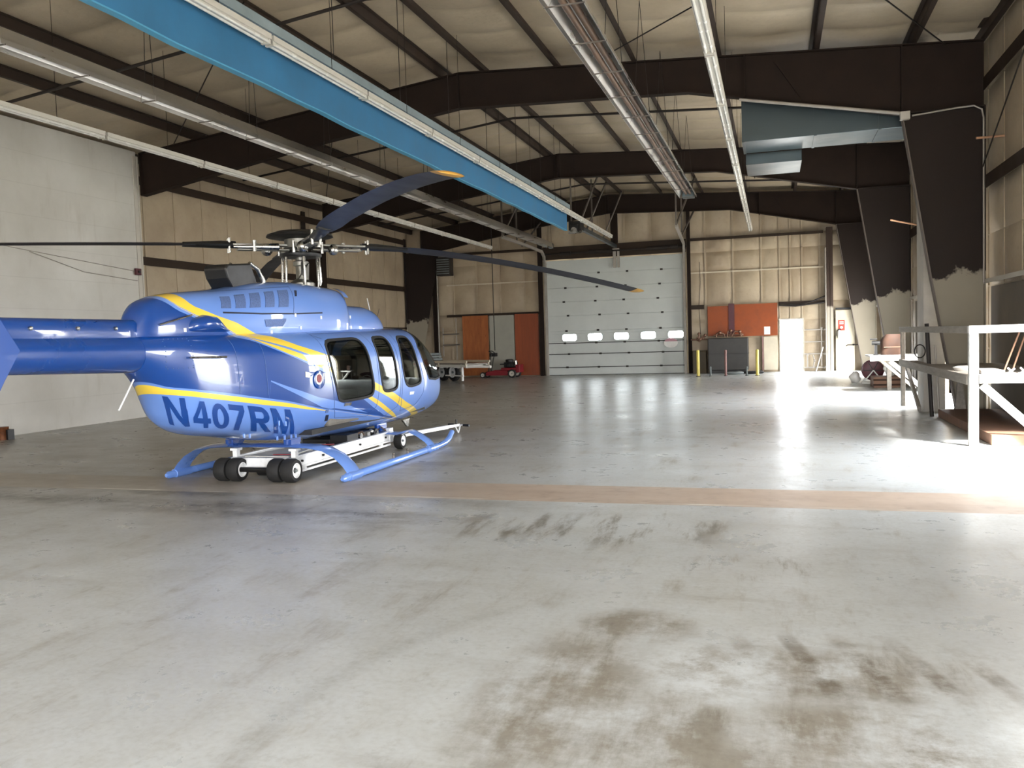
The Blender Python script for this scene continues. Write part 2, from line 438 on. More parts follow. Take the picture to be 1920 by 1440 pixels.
# ----------------------------------------------------------------------------
#  camera
# ----------------------------------------------------------------------------
def make_camera():
    yaw, pitch, roll = .298588808, .0542157313, -.0312155677
    cy, sy = math.cos(yaw), math.sin(yaw)
    r = Vector((cy, sy, 0)); f = Vector((-sy, cy, 0)); u = Vector((0, 0, 1))
    f2 = f * math.cos(pitch) - u * math.sin(pitch); u2 = u * math.cos(pitch) + f * math.sin(pitch)
    r3 = r * math.cos(roll) + u2 * math.sin(roll); u3 = u2 * math.cos(roll) - r * math.sin(roll)
    cam = bpy.data.cameras.new('camera'); o = bpy.data.objects.new('camera', cam); C.objects.link(o)
    cam.sensor_fit = 'HORIZONTAL'; cam.sensor_width = 36; cam.lens = 30.0; cam.clip_start = .05; cam.clip_end = 500
    m = Matrix((r3, u3, -f2)).transposed().to_4x4(); m.translation = Vector((0, 0, 1.6))
    o.matrix_world = m
    SC.camera = o
make_camera()

# ----------------------------------------------------------------------------
#  the building
# ----------------------------------------------------------------------------
XL, XR, YN, YF = -15.0, 3.76, -9.0, 34.0
RIDGE = -6.1
def roof(x):
    """under side of the purlins"""
    if x < RIDGE: return 7.08 + (x - RIDGE) * .112
    return 7.08 - (x - RIDGE) * .060
PD = .2                                       # purlin depth

def b_floor():
    m = MB(); m.box(XL - .2, XR + .2, YN - .3, 7.95, -.3, 0); m.box(XL - .2, XR + .2, 8.86, YF + .3, -.3, 0)
    m.box(XL - .2, XR + .2, 7.95, 8.86, -.3, -.06)
    struct(m.build('floor', M['floor']))
    s = MB(); s.box(XL - .2, XR + .2, 7.95, 8.86, -.06, 0)
    struct(s.build('trim_1', M['strip']))
    g = MB(); g.box(-80, 80, -60, 120, -.5, -.31)
    struct(g.build('ground', M['ground']))
b_floor()

PURX = [-14.7,  -12.6, -11.05, -9.5, -7.95, -6.5, -5.65, -4.1, -2.55, -.95, .78, 2.4, 3.5]
def ceil_under(x):
    e = [XL - .15] + PURX[1:-1] + [XR + .15]
    for a, b in zip(e[:-1], e[1:]):
        if a <= x <= b: return roof(x) + PD + .008 - .07 * math.sin(PI * (x - a) / (b - a))
    return roof(x)
def b_roof():
    xs = []
    edges = [XL - .15] + PURX[1:-1] + [XR + .15]
    for a, b in zip(edges[:-1], edges[1:]):
        k = max(2, int((b - a) / .2))
        for i in range(k): xs.append((a + (b - a) * i / k, i / k))
    xs.append((edges[-1], 0))
    seam = 1.22; ys = []
    y = YN - .2; n = 0
    while y < YF + .25:
        ys.append(y); n += 1
        y = YN - .2 + seam * (n // 6) + seam * (0, .06, .28, .5, .72, .94)[n % 6]
    ys.append(YF + .25)
    m = MB(); vs = []; rnd = random.Random(3)
    sagk = {}
    for x, u in xs:
        for y in ys:
            t = ((y - YN + .2) / seam) % 1
            cell = (int((y - YN + .2) / seam), round(x - u, 1))
            wob = .012 * math.sin(y * 2.3 + x * 1.9) * math.sin(PI * u)
            z = roof(x) + PD + .03 - .07 * math.sin(PI * u) - .02 + .05 * max(0, math.sin(PI * u)) ** .5 * (1 - max(0, math.sin(PI * t)) ** .4) + wob
            vs.append((x, y, z))
    ny = len(ys); fs = []
    for i in range(len(xs) - 1):
        for j in range(ny - 1):
            a = i * ny + j; fs.append((a, a + ny, a + ny + 1, a + 1))
    m.add(vs, fs)
    # outer skin, so that the roof is a closed slab
    top = [(XL - .15, roof(XL - .15) + .5), (RIDGE, roof(RIDGE) + .5), (XR + .15, roof(XR + .15) + .5), (XR + .15, roof(XR + .15) + .46), (RIDGE, roof(RIDGE) + .46), (XL - .15, roof(XL - .15) + .46)]
    m.prism(top, 'y', YN - .2, YF + .25)
    struct(m.build('ceiling', M['roof_insul'], smooth=40, recalc=False))
b_roof()

def pillow_wall(name, axis, pos, inward, ubr, zbr, holes, material, ztop=None, bulge=.05, rib=.022):
    """insulated wall of padded cells between seams and girts. axis 'x': plane y=pos, u=x ; axis 'y': plane x=pos, u=y"""
    m = MB(); K = 6
    for a, b in zip(ubr[:-1], ubr[1:]):
        for c, d in zip(zbr[:-1], zbr[1:]):
            mu, mz = (a + b) / 2, (c + d) / 2
            if any(h[0] < mu < h[1] and h[2] < mz < h[3] for h in holes): continue
            vs = []
            for i in range(K + 1):
                for j in range(K + 1):
                    p, q = i / K, j / K
                    u = a + (b - a) * p
                    dd = d if ztop is None or d < zbr[-1] else ztop(u)
                    z = c + (dd - c) * q
                    w = bulge * (math.sin(PI * p) ** .5) * (math.sin(PI * q) ** .4 if 0 < q < 1 else 0) * min(1, (b - a))
                    vs.append((u, pos + inward * w, z) if axis == 'x' else (pos + inward * w, u, z))
            fs = [(i * (K + 1) + j, (i + 1) * (K + 1) + j, (i + 1) * (K + 1) + j + 1, i * (K + 1) + j + 1) for i in range(K) for j in range(K)]
            m.add(vs, fs)
            # outer sheet
            dd = d if ztop is None or d < zbr[-1] else ztop(mu)
            if axis == 'x': m.box(a, b, pos - inward * .16, pos - inward * .10, c, dd)
            else: m.box(pos - inward * .16, pos - inward * .10, a, b, c, dd)
    for u in ubr[1:-1]:
        for c, d in zip(zbr[:-1], zbr[1:]):
            mz = (c + d) / 2
            if any(h[0] - .01 < u < h[1] + .01 and h[2] < mz < h[3] for h in holes): continue
            lo, hi = sorted((pos, pos + inward * rib)); dd = d if ztop is None or d < zbr[-1] else ztop(u)
            if axis == 'x': m.box(u - .03, u + .03, lo, hi, c, dd - .02)
            else: m.box(lo, hi, u - .03, u + .03, c, dd - .02)
    for h in holes:                                     # returns of the openings
        lo, hi = sorted((pos - inward * .16, pos + inward * .01))
        for u0, u1, z0, z1 in ((h[0] - .03, h[0], h[2], h[3]), (h[1], h[1] + .03, h[2], h[3]), (h[0], h[1], h[3], h[3] + .03)):
            if axis == 'x': m.box(u0, u1, lo, hi, z0, z1)
            else: m.box(lo, hi, u0, u1, z0, z1)
    return struct(m.build(name, material, smooth=50))

def seq(a, b, step, extra=()):
    s = [a]; k = max(1, round((b - a) / step))
    s += [a + (b - a) * i / k for i in range(1, k + 1)]
    s = sorted(set([round(q, 3) for q in s] + list(extra)))
    out = [s[0]]
    for q in s[1:]:
        if q - out[-1] > .18 or q in extra:
            if q - out[-1] <= .18 and out[-1] not in extra: out[-1] = q
            else: out.append(q)
    return out

DX0, DX1, DZ = -8.86, -3.28, 4.66           # overhead door
MX0, MX1, MZ = .25, 1.05, 1.95              # open man door
pillow_wall('wall_far', 'x', YF, -1, seq(XL, XR, 1.06, (DX0, DX1, MX0, MX1)), [0, 1.31, MZ, 2.62, 3.9, DZ, 5.2, 6.9],
            [(DX0, DX1, 0, DZ), (MX0, MX1, 0, MZ)], M['insul'], ztop=lambda u: roof(u) + PD + .1, bulge=.09, rib=.055)
pillow_wall('wall_left', 'y', XL, 1, seq(16.75, YF, 1.12), [0, 1.0, 2.15, 3.81, 5.7, 6.3], [], M['insul'], ztop=lambda u: roof(XL) + PD + .1)
R0 = (-5.0, .6, 0, 4.06); R1 = (9.1, 12.1, 0, 3.2); R2 = (18.2, 21.8, 0, 4.06); R3 = (29.6, 32.2, 0, 3.2)  # R0 unseen, added for floor light; R3 made wider for the same
pillow_wall('wall_right', 'y', XR, -1, seq(YN, YF, 1.1, (R0[0], R0[1], R1[0], R1[1], R2[0], R2[1], R3[0], R3[1])), [0, 1.15, 2.28, 3.2, 4.06, 5.8, 6.5], [R0, R1, R2, R3], M['insul'], ztop=lambda u: roof(XR) + PD + .1)

def b_whitewall():
    m = MB(); m.box(XL - .2, -14.2, YN, 16.78, 0, roof(-14.2) + .03)
    o = struct(m.build('wall_left_block', M['whitewall']))
    o.name = 'wall_left_white'
    t = MB(); t.box(-14.3, -14.17, 16.785, 16.83, 0, 6.1); t.box(-14.2, -14.18, 16.66, 16.78, 0, 6.1)
    struct(t.build('trim_2', M['trim_light'], bev=.005))
    # wall behind the viewer with the wide hangar opening
    NX0, NX1, NZ = -8.0, 1.5, 2.8
    w = MB(); w.box(XL, NX0, YN - .25, YN, 0, 6.6); w.box(NX1, XR, YN - .25, YN, 0, 6.6)
    w.prism([(NX0, NZ), (NX1, NZ), (NX1, roof(NX1) + .3), (RIDGE, roof(RIDGE) + .3), (NX0, roof(NX0) + .3)], 'y', YN - .25, YN)
    struct(w.build('wall_near', M['insul']))
    # low painted sheeting at the foot of the long walls
    a = MB(); a.box(XL + .04, XL + .1, 16.95, 25.1, 0, 2.08); a.box(XL + .04, XL + .1, 25.7, 33.2, 0, 2.08)
    struct(a.build('baseboard_left', M['trim_light']))
    b = MB(); b.box(XR - .09, XR - .045, 12.3, 16.9, 0, 2.24); b.box(XR - .09, XR - .045, 22.1, 25.3, 0, 2.24)
    struct(b.build('baseboard_right', M['wainscot']))
b_whitewall()

# ---- steel frames ------------------------------------------------------------
IN_R = [(2.24, 5.37), (-1.5, 6.17), (-6.15, 6.37), (-9.4, 5.97), (-14.12, 5.2)]
def flange(m, pts, y, w=.2, th=.022):
    for a, b in zip(pts[:-1], pts[1:]):
        m.bar((a[0], y, a[1]), (b[0], y, b[1]), w, th, up=(0, 0, 1) if abs(b[0] - a[0]) > .8 else (1, 0, 0))
def frame(y, label, left):
    t = thing('steel_portal', label, 'steel frame', (0, y, 0))
    m = MB()
    outer = [(3.56, roof(3.56)), (RIDGE, roof(RIDGE)), (-14.12, roof(-14.12))]
    top = [(p[0], p[1] - .012) for p in outer]
    poly = top + [(-14.12, 5.2), (-9.4, 5.97), (-6.15, 6.37), (-1.5, 6.17), (2.24, 5.37), (3.56, 5.37)]
    m.prism(poly, 'y', -.008, .008)
    flange(m, IN_R, 0); flange(m, top, 0)
    for x in (-6.15, -.45, 2.24):                                      # splice plates and stiffeners
        zb = [5.2 + (x + 14.12) * .163, 5.9, 5.37][(-6.15, -.45, 2.24).index(x)] if x != -6.15 else 6.37
        m.box(x - .012, x + .012, -.1, .1, zb, roof(x) - .02)
    m.box(-14.13, -14.11, -.1, .1, 5.2, roof(-14.12))
    m.bar((.1, -.07, 6.55), (.55, -.07, 5.85), .02, .05)
    m.build('rafter', M['steel'], t)
    c = MB()
    prof = [(2.24, 5.37), (2.70, 2.45), (3.12, 0.012), (3.56, 0.012), (3.56, 5.37)]
    c.prism(prof, 'y', -.008, .008)
    flange(c, [(3.56, 5.37), (3.56, 0)], 0)
    c.box(2.24, 3.56, -.1, .1, 5.355, 5.38)
    c.box(3.02, 3.66, -.14, .14, 0, .02)
    co = c.build('column', M['col_paint'], t)
    c = MB(); flange(c, [(2.24, 5.36), (2.70, 2.45), (3.12, .02)], 0); c.build('column_flange', M['lightened'], co)
    if left == 'slim':
        d = MB(); d.box(-14.92, -14.9, -.12, .12, 0, 6.0); d.box(-14.2, -14.18, -.12, .12, 0, 5.2); d.box(-14.92, -14.18, -.01, .01, 0, 5.2)
        d.build('column', M['steel'], t)
    elif left == 'taper':
        d = MB()
        d.prism([(-14.9, .01), (-14.5, .01), (-13.45, 5.3), (-14.9, 5.3)], 'y', -.008, .008)
        flange(d, [(-14.5, 0), (-13.45, 5.3)], 0); flange(d, [(-14.9, 0), (-14.9, 5.9)], 0)
        d.build('column', M['col_paint'], t)
    return t
frame(16.9, 'nearest dark brown steel frame, silver duct hanging behind its rafter', None)
frame(25.4, 'middle dark brown steel frame, its column beside the brown bag on a bench', 'slim')
frame(33.55, 'far dark brown steel frame close above the overhead door', 'taper')

def ordinal(i): return ['first', 'second', 'third', 'fourth', 'fifth', 'sixth', 'seventh'][i]
def b_purlins():
    left = [x for x in PURX if x < RIDGE][::-1]; right = [x for x in PURX if x > RIDGE]
    for side, xs in (('left', left), ('right', right)):
        for i, x in enumerate(xs):
            z = roof(x); s = 1 if side == 'right' else -1
            m = MB()
            m.box(x - .006, x + .006, 2.0, YF - .05, z + .004, z + PD - .01)
            m.box(min(x, x + s * .075), max(x, x + s * .09), 2.0, YF - .05, z + .004, z + .014)
            m.box(min(x, x - s * .075), max(x, x - s * .075), 2.0, YF - .05, z + PD - .03, z + PD - .02)
            o = m.build('roof_purlin', M['purlin'])
            tag(o, f'{ordinal(i)} brown roof purlin {side} of the ridge line', 'roof purlin', 'roof purlins')
b_purlins()

def girt(name, axis, pos, u0, u1, z, label, m=None, depth=.16, h=.075, s=1, group='wall girts'):
    mb = MB()
    if axis == 'x':
        mb.box(u0, u1, min(pos, pos - depth), max(pos, pos - depth), z - .006, z + .006); mb.box(u0, u1, pos - depth - .008, pos - depth, z - h, z + .006)
    else:
        a, b = sorted((pos, pos + s * depth)); mb.box(a, b, u0, u1, z - .006, z + .006)
        e = pos + s * depth; mb.box(e - .004, e + .004, u0, u1, z - h, z + .006)
    o = mb.build(name, m or M['girt']); tag(o, label, 'wall girt', group)
    return o
girt('wall_girt', 'x', YF - .02, -13.2, DX0 - .2, 2.63, 'dark wall girt above the plywood boards left of overhead door', h=.1)
girt('wall_girt', 'x', YF - .02, DX1 + .2, -2.55, 2.63, 'short dark wall girt between overhead door track and orange boards', h=.16)
girt('wall_girt', 'x', YF - .02, .2, 1.85, 2.63, 'dark cluttered wall girt above the bright open doorway', h=.1)
girt('wall_girt', 'x', YF - .02, -13.2, -9.05, 5.2, 'high dark wall girt left of the overhead door', h=.1)
girt('wall_girt', 'x', YF - .02, -8.95, -3.2, 5.2, 'dark deep header girt right above the overhead door', h=.5)
girt('wall_girt', 'x', YF - .02, -3.1, 1.8, 5.2, 'high dark wall girt right of the overhead door', h=.1)
girt('wall_girt', 'x', YF - .02, -13.2, -9.05, 3.9, 'beige wrapped wall girt left of the overhead door', M['cream_panel'], depth=.06, h=.05)
girt('wall_girt', 'x', YF - .02, -3.1, 1.8, 3.9, 'beige wrapped wall girt right of the overhead door', M['cream_panel'], depth=.06, h=.05)
girt('wall_girt', 'y', XL + .02, 17.0, 33.3, 3.87, 'middle brown girt on the left beige wall, above the tail fairing', h=.2)
girt('wall_girt', 'y', XL + .02, 17.0, 33.3, 2.16, 'lowest brown girt on the left beige wall', h=.07)
girt('wall_girt', 'y', XL + .02, 17.0, 33.3, 5.82, 'top brown eave girt on the left beige wall', h=.2, depth=.18)
girt('wall_girt', 'y', XR - .02, 12.4, 33.4, 5.85, 'highest brown girt on the right wall', s=-1, h=.22, depth=.19)
girt('wall_girt', 'y', XR - .02, 12.4, 33.4, 4.15, 'middle brown girt on the right wall, below the orange rod', s=-1, h=.22, depth=.19)
girt('wall_girt', 'y', XR - .02, 12.4, 33.4, 2.36, 'lowest right wall girt with a pale top', M['trim_light'], s=-1, h=.07, depth=.19)

# end wall posts
def endpost(x0, x1, z1, label, m, y0=33.66, y1=33.9, z0=0):
    mb = MB(); mb.box(x0, x1, y0, y0 + .015, z0, z1); mb.box(x0, x1, y1 - .015, y1, z0, z1); mb.box((x0 + x1) / 2 - .008, (x0 + x1) / 2 + .008, y0, y1, z0, z1)
    tag(mb.build('wall_post', m), label, 'wall post', 'end wall posts')
endpost(-9.12, -8.98, 6.6, 'dark steel post at the left edge of the overhead door', M['steel'])
endpost(-3.16, -3.04, 6.5, 'dark steel post at the right edge of the overhead door', M['steel'])
endpost(-6.1, -5.85, 6.75, 'dark steel post rising to the rafter above the overhead door', M['steel'], z0=5.22)
endpost(1.9, 2.12, 5.3, 'two tone steel post right of the bright doorway, valves beside it', M['post_paint'])
endpost(-13.75, -13.58, 5.0, 'dark steel post in the far left corner behind the nose', M['steel'])

# ---- overhead door -----------------------------------------------------------
def b_overhead():
    t = bpy.data.objects.new('door_1', None); C.objects.link(t); t.location = (0, YF - .05, 0); struct(t)
    hs = [0, .32, .86, 1.30, 1.80, 2.42, 2.98, 3.54, 4.10, DZ]
    wins = [(-8.22, -7.56), (-7.2, -6.5), (-6.12, -5.46), (-5.02, -4.35), (-3.98, -3.42 + .1)]
    wins = [(a + .02, a + .62) for a in (-8.25, -7.2, -6.13, -5.06, -3.98)]
    for i, (a, b) in enumerate(zip(hs[:-1], hs[1:])):
        m = MB()
        if i != 3:
            m.box(DX0, DX1, -.02, .03, a + .003, b - .003); m.box(DX0, DX1, .0, .045, a - .01, a + .02)
        else:
            zz0, zz1 = a + .08, a + .38
            m.box(DX0, DX1, -.02, .03, a + .006, zz0); m.box(DX0, DX1, -.02, .03, zz1, b - .006)
            xs = [DX0] + [q for w in wins for q in w] + [DX1]
            for p, q in zip(xs[::2], xs[1::2]): m.box(p, q, -.02, .03, zz0, zz1)
        o = m.build('door_panel', M['door_white'], t, bev=.008)
        if i == 3:
            for w in wins:
                g = MB(); x0, x1 = w; r = .09; pts = []
                for cx, cz, a0 in ((x1 - r, zz1 - r, 0), (x0 + r, zz1 - r, 90), (x0 + r, zz0 + r, 180), (x1 - r, zz0 + r, 270)):
                    for k in range(5):
                        aa = math.radians(a0 + 22.5 * k); pts.append((cx + r * math.cos(aa), cz + r * math.sin(aa)))
                g.prism(pts, 'y', .0, .006); g.build('window_pane', M['clear'], o)
                fr = MB()
                full = [(x0, zz0), (x1, zz0), (x1, zz1), (x0, zz1)]
                n = len(pts)
                for k in range(n):
                    p, q = pts[k], pts[(k + 1) % n]
                    fr.bar((p[0], -.024, p[1]), (q[0], -.024, q[1]), .02, .03)
                # rounded corner infill
                for (cx, cz), (ex, ez) in (((x1, zz1), (1, 1)), ((x0, zz1), (-1, 1)), ((x0, zz0), (-1, -1)), ((x1, zz0), (1, -1))):
                    arc = [(cx - ex * r + ex * r * math.cos(math.radians(v)), cz - ez * r + ez * r * math.sin(math.radians(v))) for v in (0, 22.5, 45, 67.5, 90)]
                    fr.prism([(cx, cz)] + arc[::-1], 'y', -.015, .02)
                fr.build('window_frame', M['door_white'], o)
        if i in (1, 2, 3, 4, 5, 6, 7, 8):
            h = MB()
            for x in (-8.05, -6.75, -5.6, -4.25):
                x += .08 * ((i * 7) % 3 - 1)
                h.box(x - .05, x + .05, -.045, -.02, a - .035, a + .035)
            h.build('hinges', M['hinge'], o)
        if i in (1, 2, 3):
            s = MB(); s.box(DX0, DX1, -.05, -.02, a - .014, a + .016); s.build('stiffener', M['hinge'], o)
    for x, sgn in ((DX0 + .01, -1), (DX1 - .01, 1)):
        k = MB(); pts = [(x, -.1, 0), (x, -.1, 4.5), (x + sgn * .02, -.18, 4.85), (x + sgn * .04, -.45, 5.02), (x + sgn * .1, -2.0, 5.08), (x + sgn * .25, -5.0, 5.16)]
        for p, q in zip(pts[:-1], pts[1:]): k.bar(p, q, .09, .1)
        k.build('track', M['grey_pipe'], t)
        hg = MB()
        e = pts[-1]
        hg.bar(e, (e[0], e[1], 6.9), .05, .05); hg.bar(e, (e[0] + .55, e[1] + 1.0, 6.85), .05, .05); hg.bar((e[0], -3.2, 5.12), (e[0], -3.2, 6.85), .05, .05)
        hg.bar((e[0] - .1, -2.2, 5.1), (e[0] + .2, -.2, 6.3), .05, .05)
        hg.build('track_hanger', M['rod'], t)
    sh = MB(); sh.tube((DX0 - .1, -.2, 4.92), (DX1 + .1, -.2, 4.92), .03)
    for x, w in ((-8.2, .45), (-7.0, .9), (-4.7, .8), (-3.8, .3)): sh.tube((x, -.2, 4.92), (x + w, -.2, 4.92), .075, 12)
    sh.build('torsion_spring', M['dark_pipe'], t)
    ft = MB(); ft.box(DX0 + .02, DX1 - .02, -.03, .03, 0.002, .02); ft.build('bottom_seal', M['rubber'], t)
b_overhead()

t = thing('door_opener', 'overhead door opener with a motor head on a long rail', 'door opener', (-5.93, 0, 0))
m = MB(); m.box(-.06, .06, 26.95, 33.75, 5.02, 5.14); m.build('rail', M['galv'], t)
m = MB(); m.box(-.2, .2, 26.5, 26.95, 4.92, 5.2); m.box(-.12, .12, 26.4, 26.5, 4.96, 5.1); m.build('motor', M['black_steel'], t, bev=.02)
m = MB(); m.tube((0, 26.45, 4.9), (0, 26.3, 4.9), .09, 14); m.tube((-.25, 26.7, 4.88), (.2, 26.7, 4.88), .05); m.build('drive_wheel', M['chrome'], t)
for p, q in (((-.15, 26.7, 5.2), (-.15, 26.7, 6.9)), ((.15, 26.7, 5.2), (.6, 27.6, 6.85)), ((-.05, 28.5, 5.14), (.5, 29.4, 6.85)), ((.05, 29.0, 5.14), (.05, 29.0, 6.9)), ((.05, 31.0, 5.14), (.65, 31.6, 6.8))):
    m = MB(); m.bar(p, q, .045, .045); m.build('hanger', M['rod'], t)
m = MB(); m.box(-.12, .0, 33.78, 33.86, 4.25, 5.0); m.box(.05, .14, 33.78, 33.86, 4.25, 5.0); m.box(-.12, .14, 33.74, 33.78, 4.9, 5.0); m.build('arm', M['grey_pipe'], t)

tagm = MB(); rr = [(.27 * math.cos(2 * PI * k / 20), .19 * math.sin(2 * PI * k / 20)) for k in range(20)]
tg = thing('round_sign', 'small white oval sign with a red top on the overhead door', 'sign', (-3.85, 33.86, 1.2))
mm = MB(); mm.prism([p for p in rr], 'y', -.012, .03); mm.build('plate', M['plastic_white'], tg)
mm = MB(); mm.prism([(.27 * math.cos(a), .19 * math.sin(a)) for a in [math.radians(20 + 10 * k) for k in range(15)]], 'y', -.018, -.012); mm.build('red_band', mat('dull_red', '#b98a92', .6), tg)

# open man door: frame only (the leaf stands open outside)
t = bpy.data.objects.new('door_2', None); C.objects.link(t); t.location = (0, YF, 0); struct(t)
m = MB(); m.box(MX0 - .05, MX0, -.06, .16, 0, MZ + .05); m.box(MX1, MX1 + .05, -.06, .16, 0, MZ + .05); m.box(MX0, MX1, -.06, .16, MZ, MZ + .05); m.build('frame', M['trim_light'], t, bev=.006)
m = MB(); m.box(MX1 + .02, MX1 + .06, .18, .98, .01, MZ - .02); m.build('leaf', M['white_paint'], t, bev=.006)

# ----------------------------------------------------------------------------
#  overhead things
# ----------------------------------------------------------------------------
def strip_light(length=2.4):
    t = thing('strip_light', '', 'strip light')
    m = MB(); m.prism([(-.07, .11), (.07, .11), (.07, .045), (.045, .045), (.045, .025), (-.045, .025), (-.045, .045), (-.07, .045)], 'y', 0.01, length - .01)
    m.build('housing', M['fixture'], t)
    l = MB(); l.path([(-.036, .04, .022), (-.036, length - .04, .022)], .019, 10); l.build('lamp', M['tubelamp'], t, smooth=40)
    l = MB(); l.path([(.036, .04, .022), (.036, length - .04, .022)], .019, 10); l.build('lamp', M['tubelamp'], t, smooth=40)
    for ya in (.01, length - .05):
        e = MB(); e.box(-.055, .055, ya, ya + .04, -.005, .045); e.build('lamp_holder', M['fixture'], t)
    return t
proto = None
for x, z, ya, n, lab, grp in ((-10.1, 4.94, 6.4, 10, 'white twin tube strip light hung in the row along the left wall', 'left row of strip lights'),
                         (-5.55, 5.07, 4.0, 11, 'white twin tube strip light in the row along the blue beam', 'middle row of strip lights'),
                         (-.7, 4.95, 6.0, 10, 'white twin tube strip light in the row right of the tube heater', 'right row of strip lights')):
    for i in range(n):
        if proto is None: o = proto = strip_light(); o.location = (x, ya + i * 2.43, z)
        else: o = dup(proto, (x, ya + i * 2.43, z))
        o['label'] = lab; o['group'] = grp
        # two suspension rods each
        for k in (1.5,):
            w = MB(); w.tube((0, k, .11), (0, k, ceil_under(x) - z), .004, 6); w.build('suspension_rod', M['dark_pipe'], o)

def heater(name, label, x, z, y0, y1, w, two=True, rust=True):
    t = thing(name, label, 'radiant heater', (x, y0, z))
    L = y1 - y0; h = w / 2
    prof = [(-h, -.03), (-h * .97, .03), (-h * .6, .17), (h * .6, .17), (h * .97, .03), (h, -.03), (h * .96, -.03), (h * .93, .025), (h * .57, .16), (-h * .57, .16), (-h * .93, .025), (-h * .96, -.03)]
    n = max(1, int(L / 2.4))
    for i in range(n):
        a, b = L * i / n, L * (i + 1) / n
        m = MB(); m.prism(prof, 'y', a + (.015 if i else 0), b); m.build('reflector', M['alu'], t)
    for s in ((-1, 1) if two else (0,)):
        m = MB(); m.path([(s * h * .24, .05, .075), (s * h * .24, L - .02, .075)], .038, 12); m.build('heater_tube', M['rust_tube'] if rust else M['alu'], t, smooth=40)
    for i in range(int(L / 1.2) + 1):
        m = MB(); y = min(L - .02, i * 1.2 + .1); m.box(-h * 1.02, h * 1.02, y, y + .012, -.034, -.02); m.build('wire_bracket', M['rod'], t)
    e = MB(); e.box(-h * .7, h * .7, L, L + .22, -.03, .15); e.build('end_box', M['galv'], t, bev=.01)
    for i in range(n + 1):
        y = min(L - .05, L * i / n + .05); r = MB(); zt = ceil_under(x) - z
        r.tube((-h * .6, y, .17), (0, y, zt), .005, 6); r.tube((h * .6, y, .17), (0, y, zt), .005, 6); r.build('suspension_rod', M['dark_pipe'], t)
    return t
heater('tube_heater', 'wide silver tube heater with two rusty tubes, right of the blue beam', -2.0, 5.0, 6.2, 22.0, .42)
heater('tube_heater', 'narrow silver tube heater high on the left, ahead of the rotor', -8.1, 5.0, 5.0, 31.8, .24, two=False, rust=False)

t = thing('overhead_beam', 'long sky blue steel beam hanging above the helicopter', 'beam', (-5.75, 3.0, 0))
L = 21.6
m = MB()
# gently uneven web plate
R = []; rnd = random.Random(5)
for i in range(30):
    y = L * i / 29; d = rnd.uniform(-.012, .012)
    R.append([(-.015, y, 4.69 + d), (.015, y, 4.69 + d), (.015, y, 5.3), (-.015, y, 5.3)])
m.rings(R); m.build('web', M['blue_beam'], t)
m = MB(); m.rings([[(-.06, y[0][1], y[0][2] - .012), (.03, y[0][1], y[0][2] - .012), (.03, y[0][1], y[0][2] + .004), (-.06, y[0][1], y[0][2] + .004)] for y in R]); m.build('lower_lip', mat('pale_blue_edge', '#4f97b8', .5, 0, .1, 3), t)
m = MB(); m.box(-.07, .12, 0, L, 5.3, 5.33); m.box(.10, .12, 0, L, 5.33, 5.42); m.build('top_flange', mat('blue_grey_flange', '#7d8a8d', .5, 0, .12, 2), t)
for i in range(10):
    m = MB(); y = 1.2 + i * 2.2; m.tube((0, y, 5.33), (0, y, ceil_under(-5.75)), .006, 6); m.build('hanger_rod', M['dark_pipe'], t)

# ---- duct, box and conduit at the near frame ------------------------------------
t = thing('air_duct', 'silver sheet metal air duct hung behind the nearest rafter', 'air duct', (0, 17.25, 5.22))
m = MB(); m.prism([(-.52, 0), (2.9, 0), (2.9, .8), (-.52, .8)], 'y', 0, 1.15); m.build('duct_body', M['galv'], t, bev=.008)
m = MB(); m.box(-.5, .6, 1.32, 2.7, -.2, .02); m.build('register_box', M['galv'], t, bev=.008)
for x in (-.53, .78, 1.9):
    m = MB(); m.box(x, x + .05, -.012, 1.16, -.012, .81); m.build('seam_band', M['galv'], t)
for x in (-.2, 1.3, 2.6):
    m = MB(); m.bar((x, .5, .8), (x, .5, ceil_under(x) - 5.22), .03, .005); m.build('hanger_strap', M['rod'], t)

t = thing('junction_conduit', 'thin grey electrical conduit bent around the near column top, with junction box', 'conduit', (0, 16.77, 0))
m = MB(); pts = [(2.4, 0, 5.3), (3.1, 0, 5.36), (3.38, 0, 5.37), (3.5, 0, 5.3), (3.53, 0, 5.15), (3.53, 0, 2.3)]
m.path(pts, .017, 8); m.build('pipe', M['grey_pipe'], t, smooth=50)
m = MB(); m.path([(-.55, -.02, 5.9), (2.2, -.02, 5.36)], .03, 8); m.build('pipe', M['grey_pipe'], t, smooth=50)
m = MB(); m.box(2.2, 2.36, -.06, .06, 5.24, 5.38); m.build('junction_box', M['trim_light'], t, bev=.006)

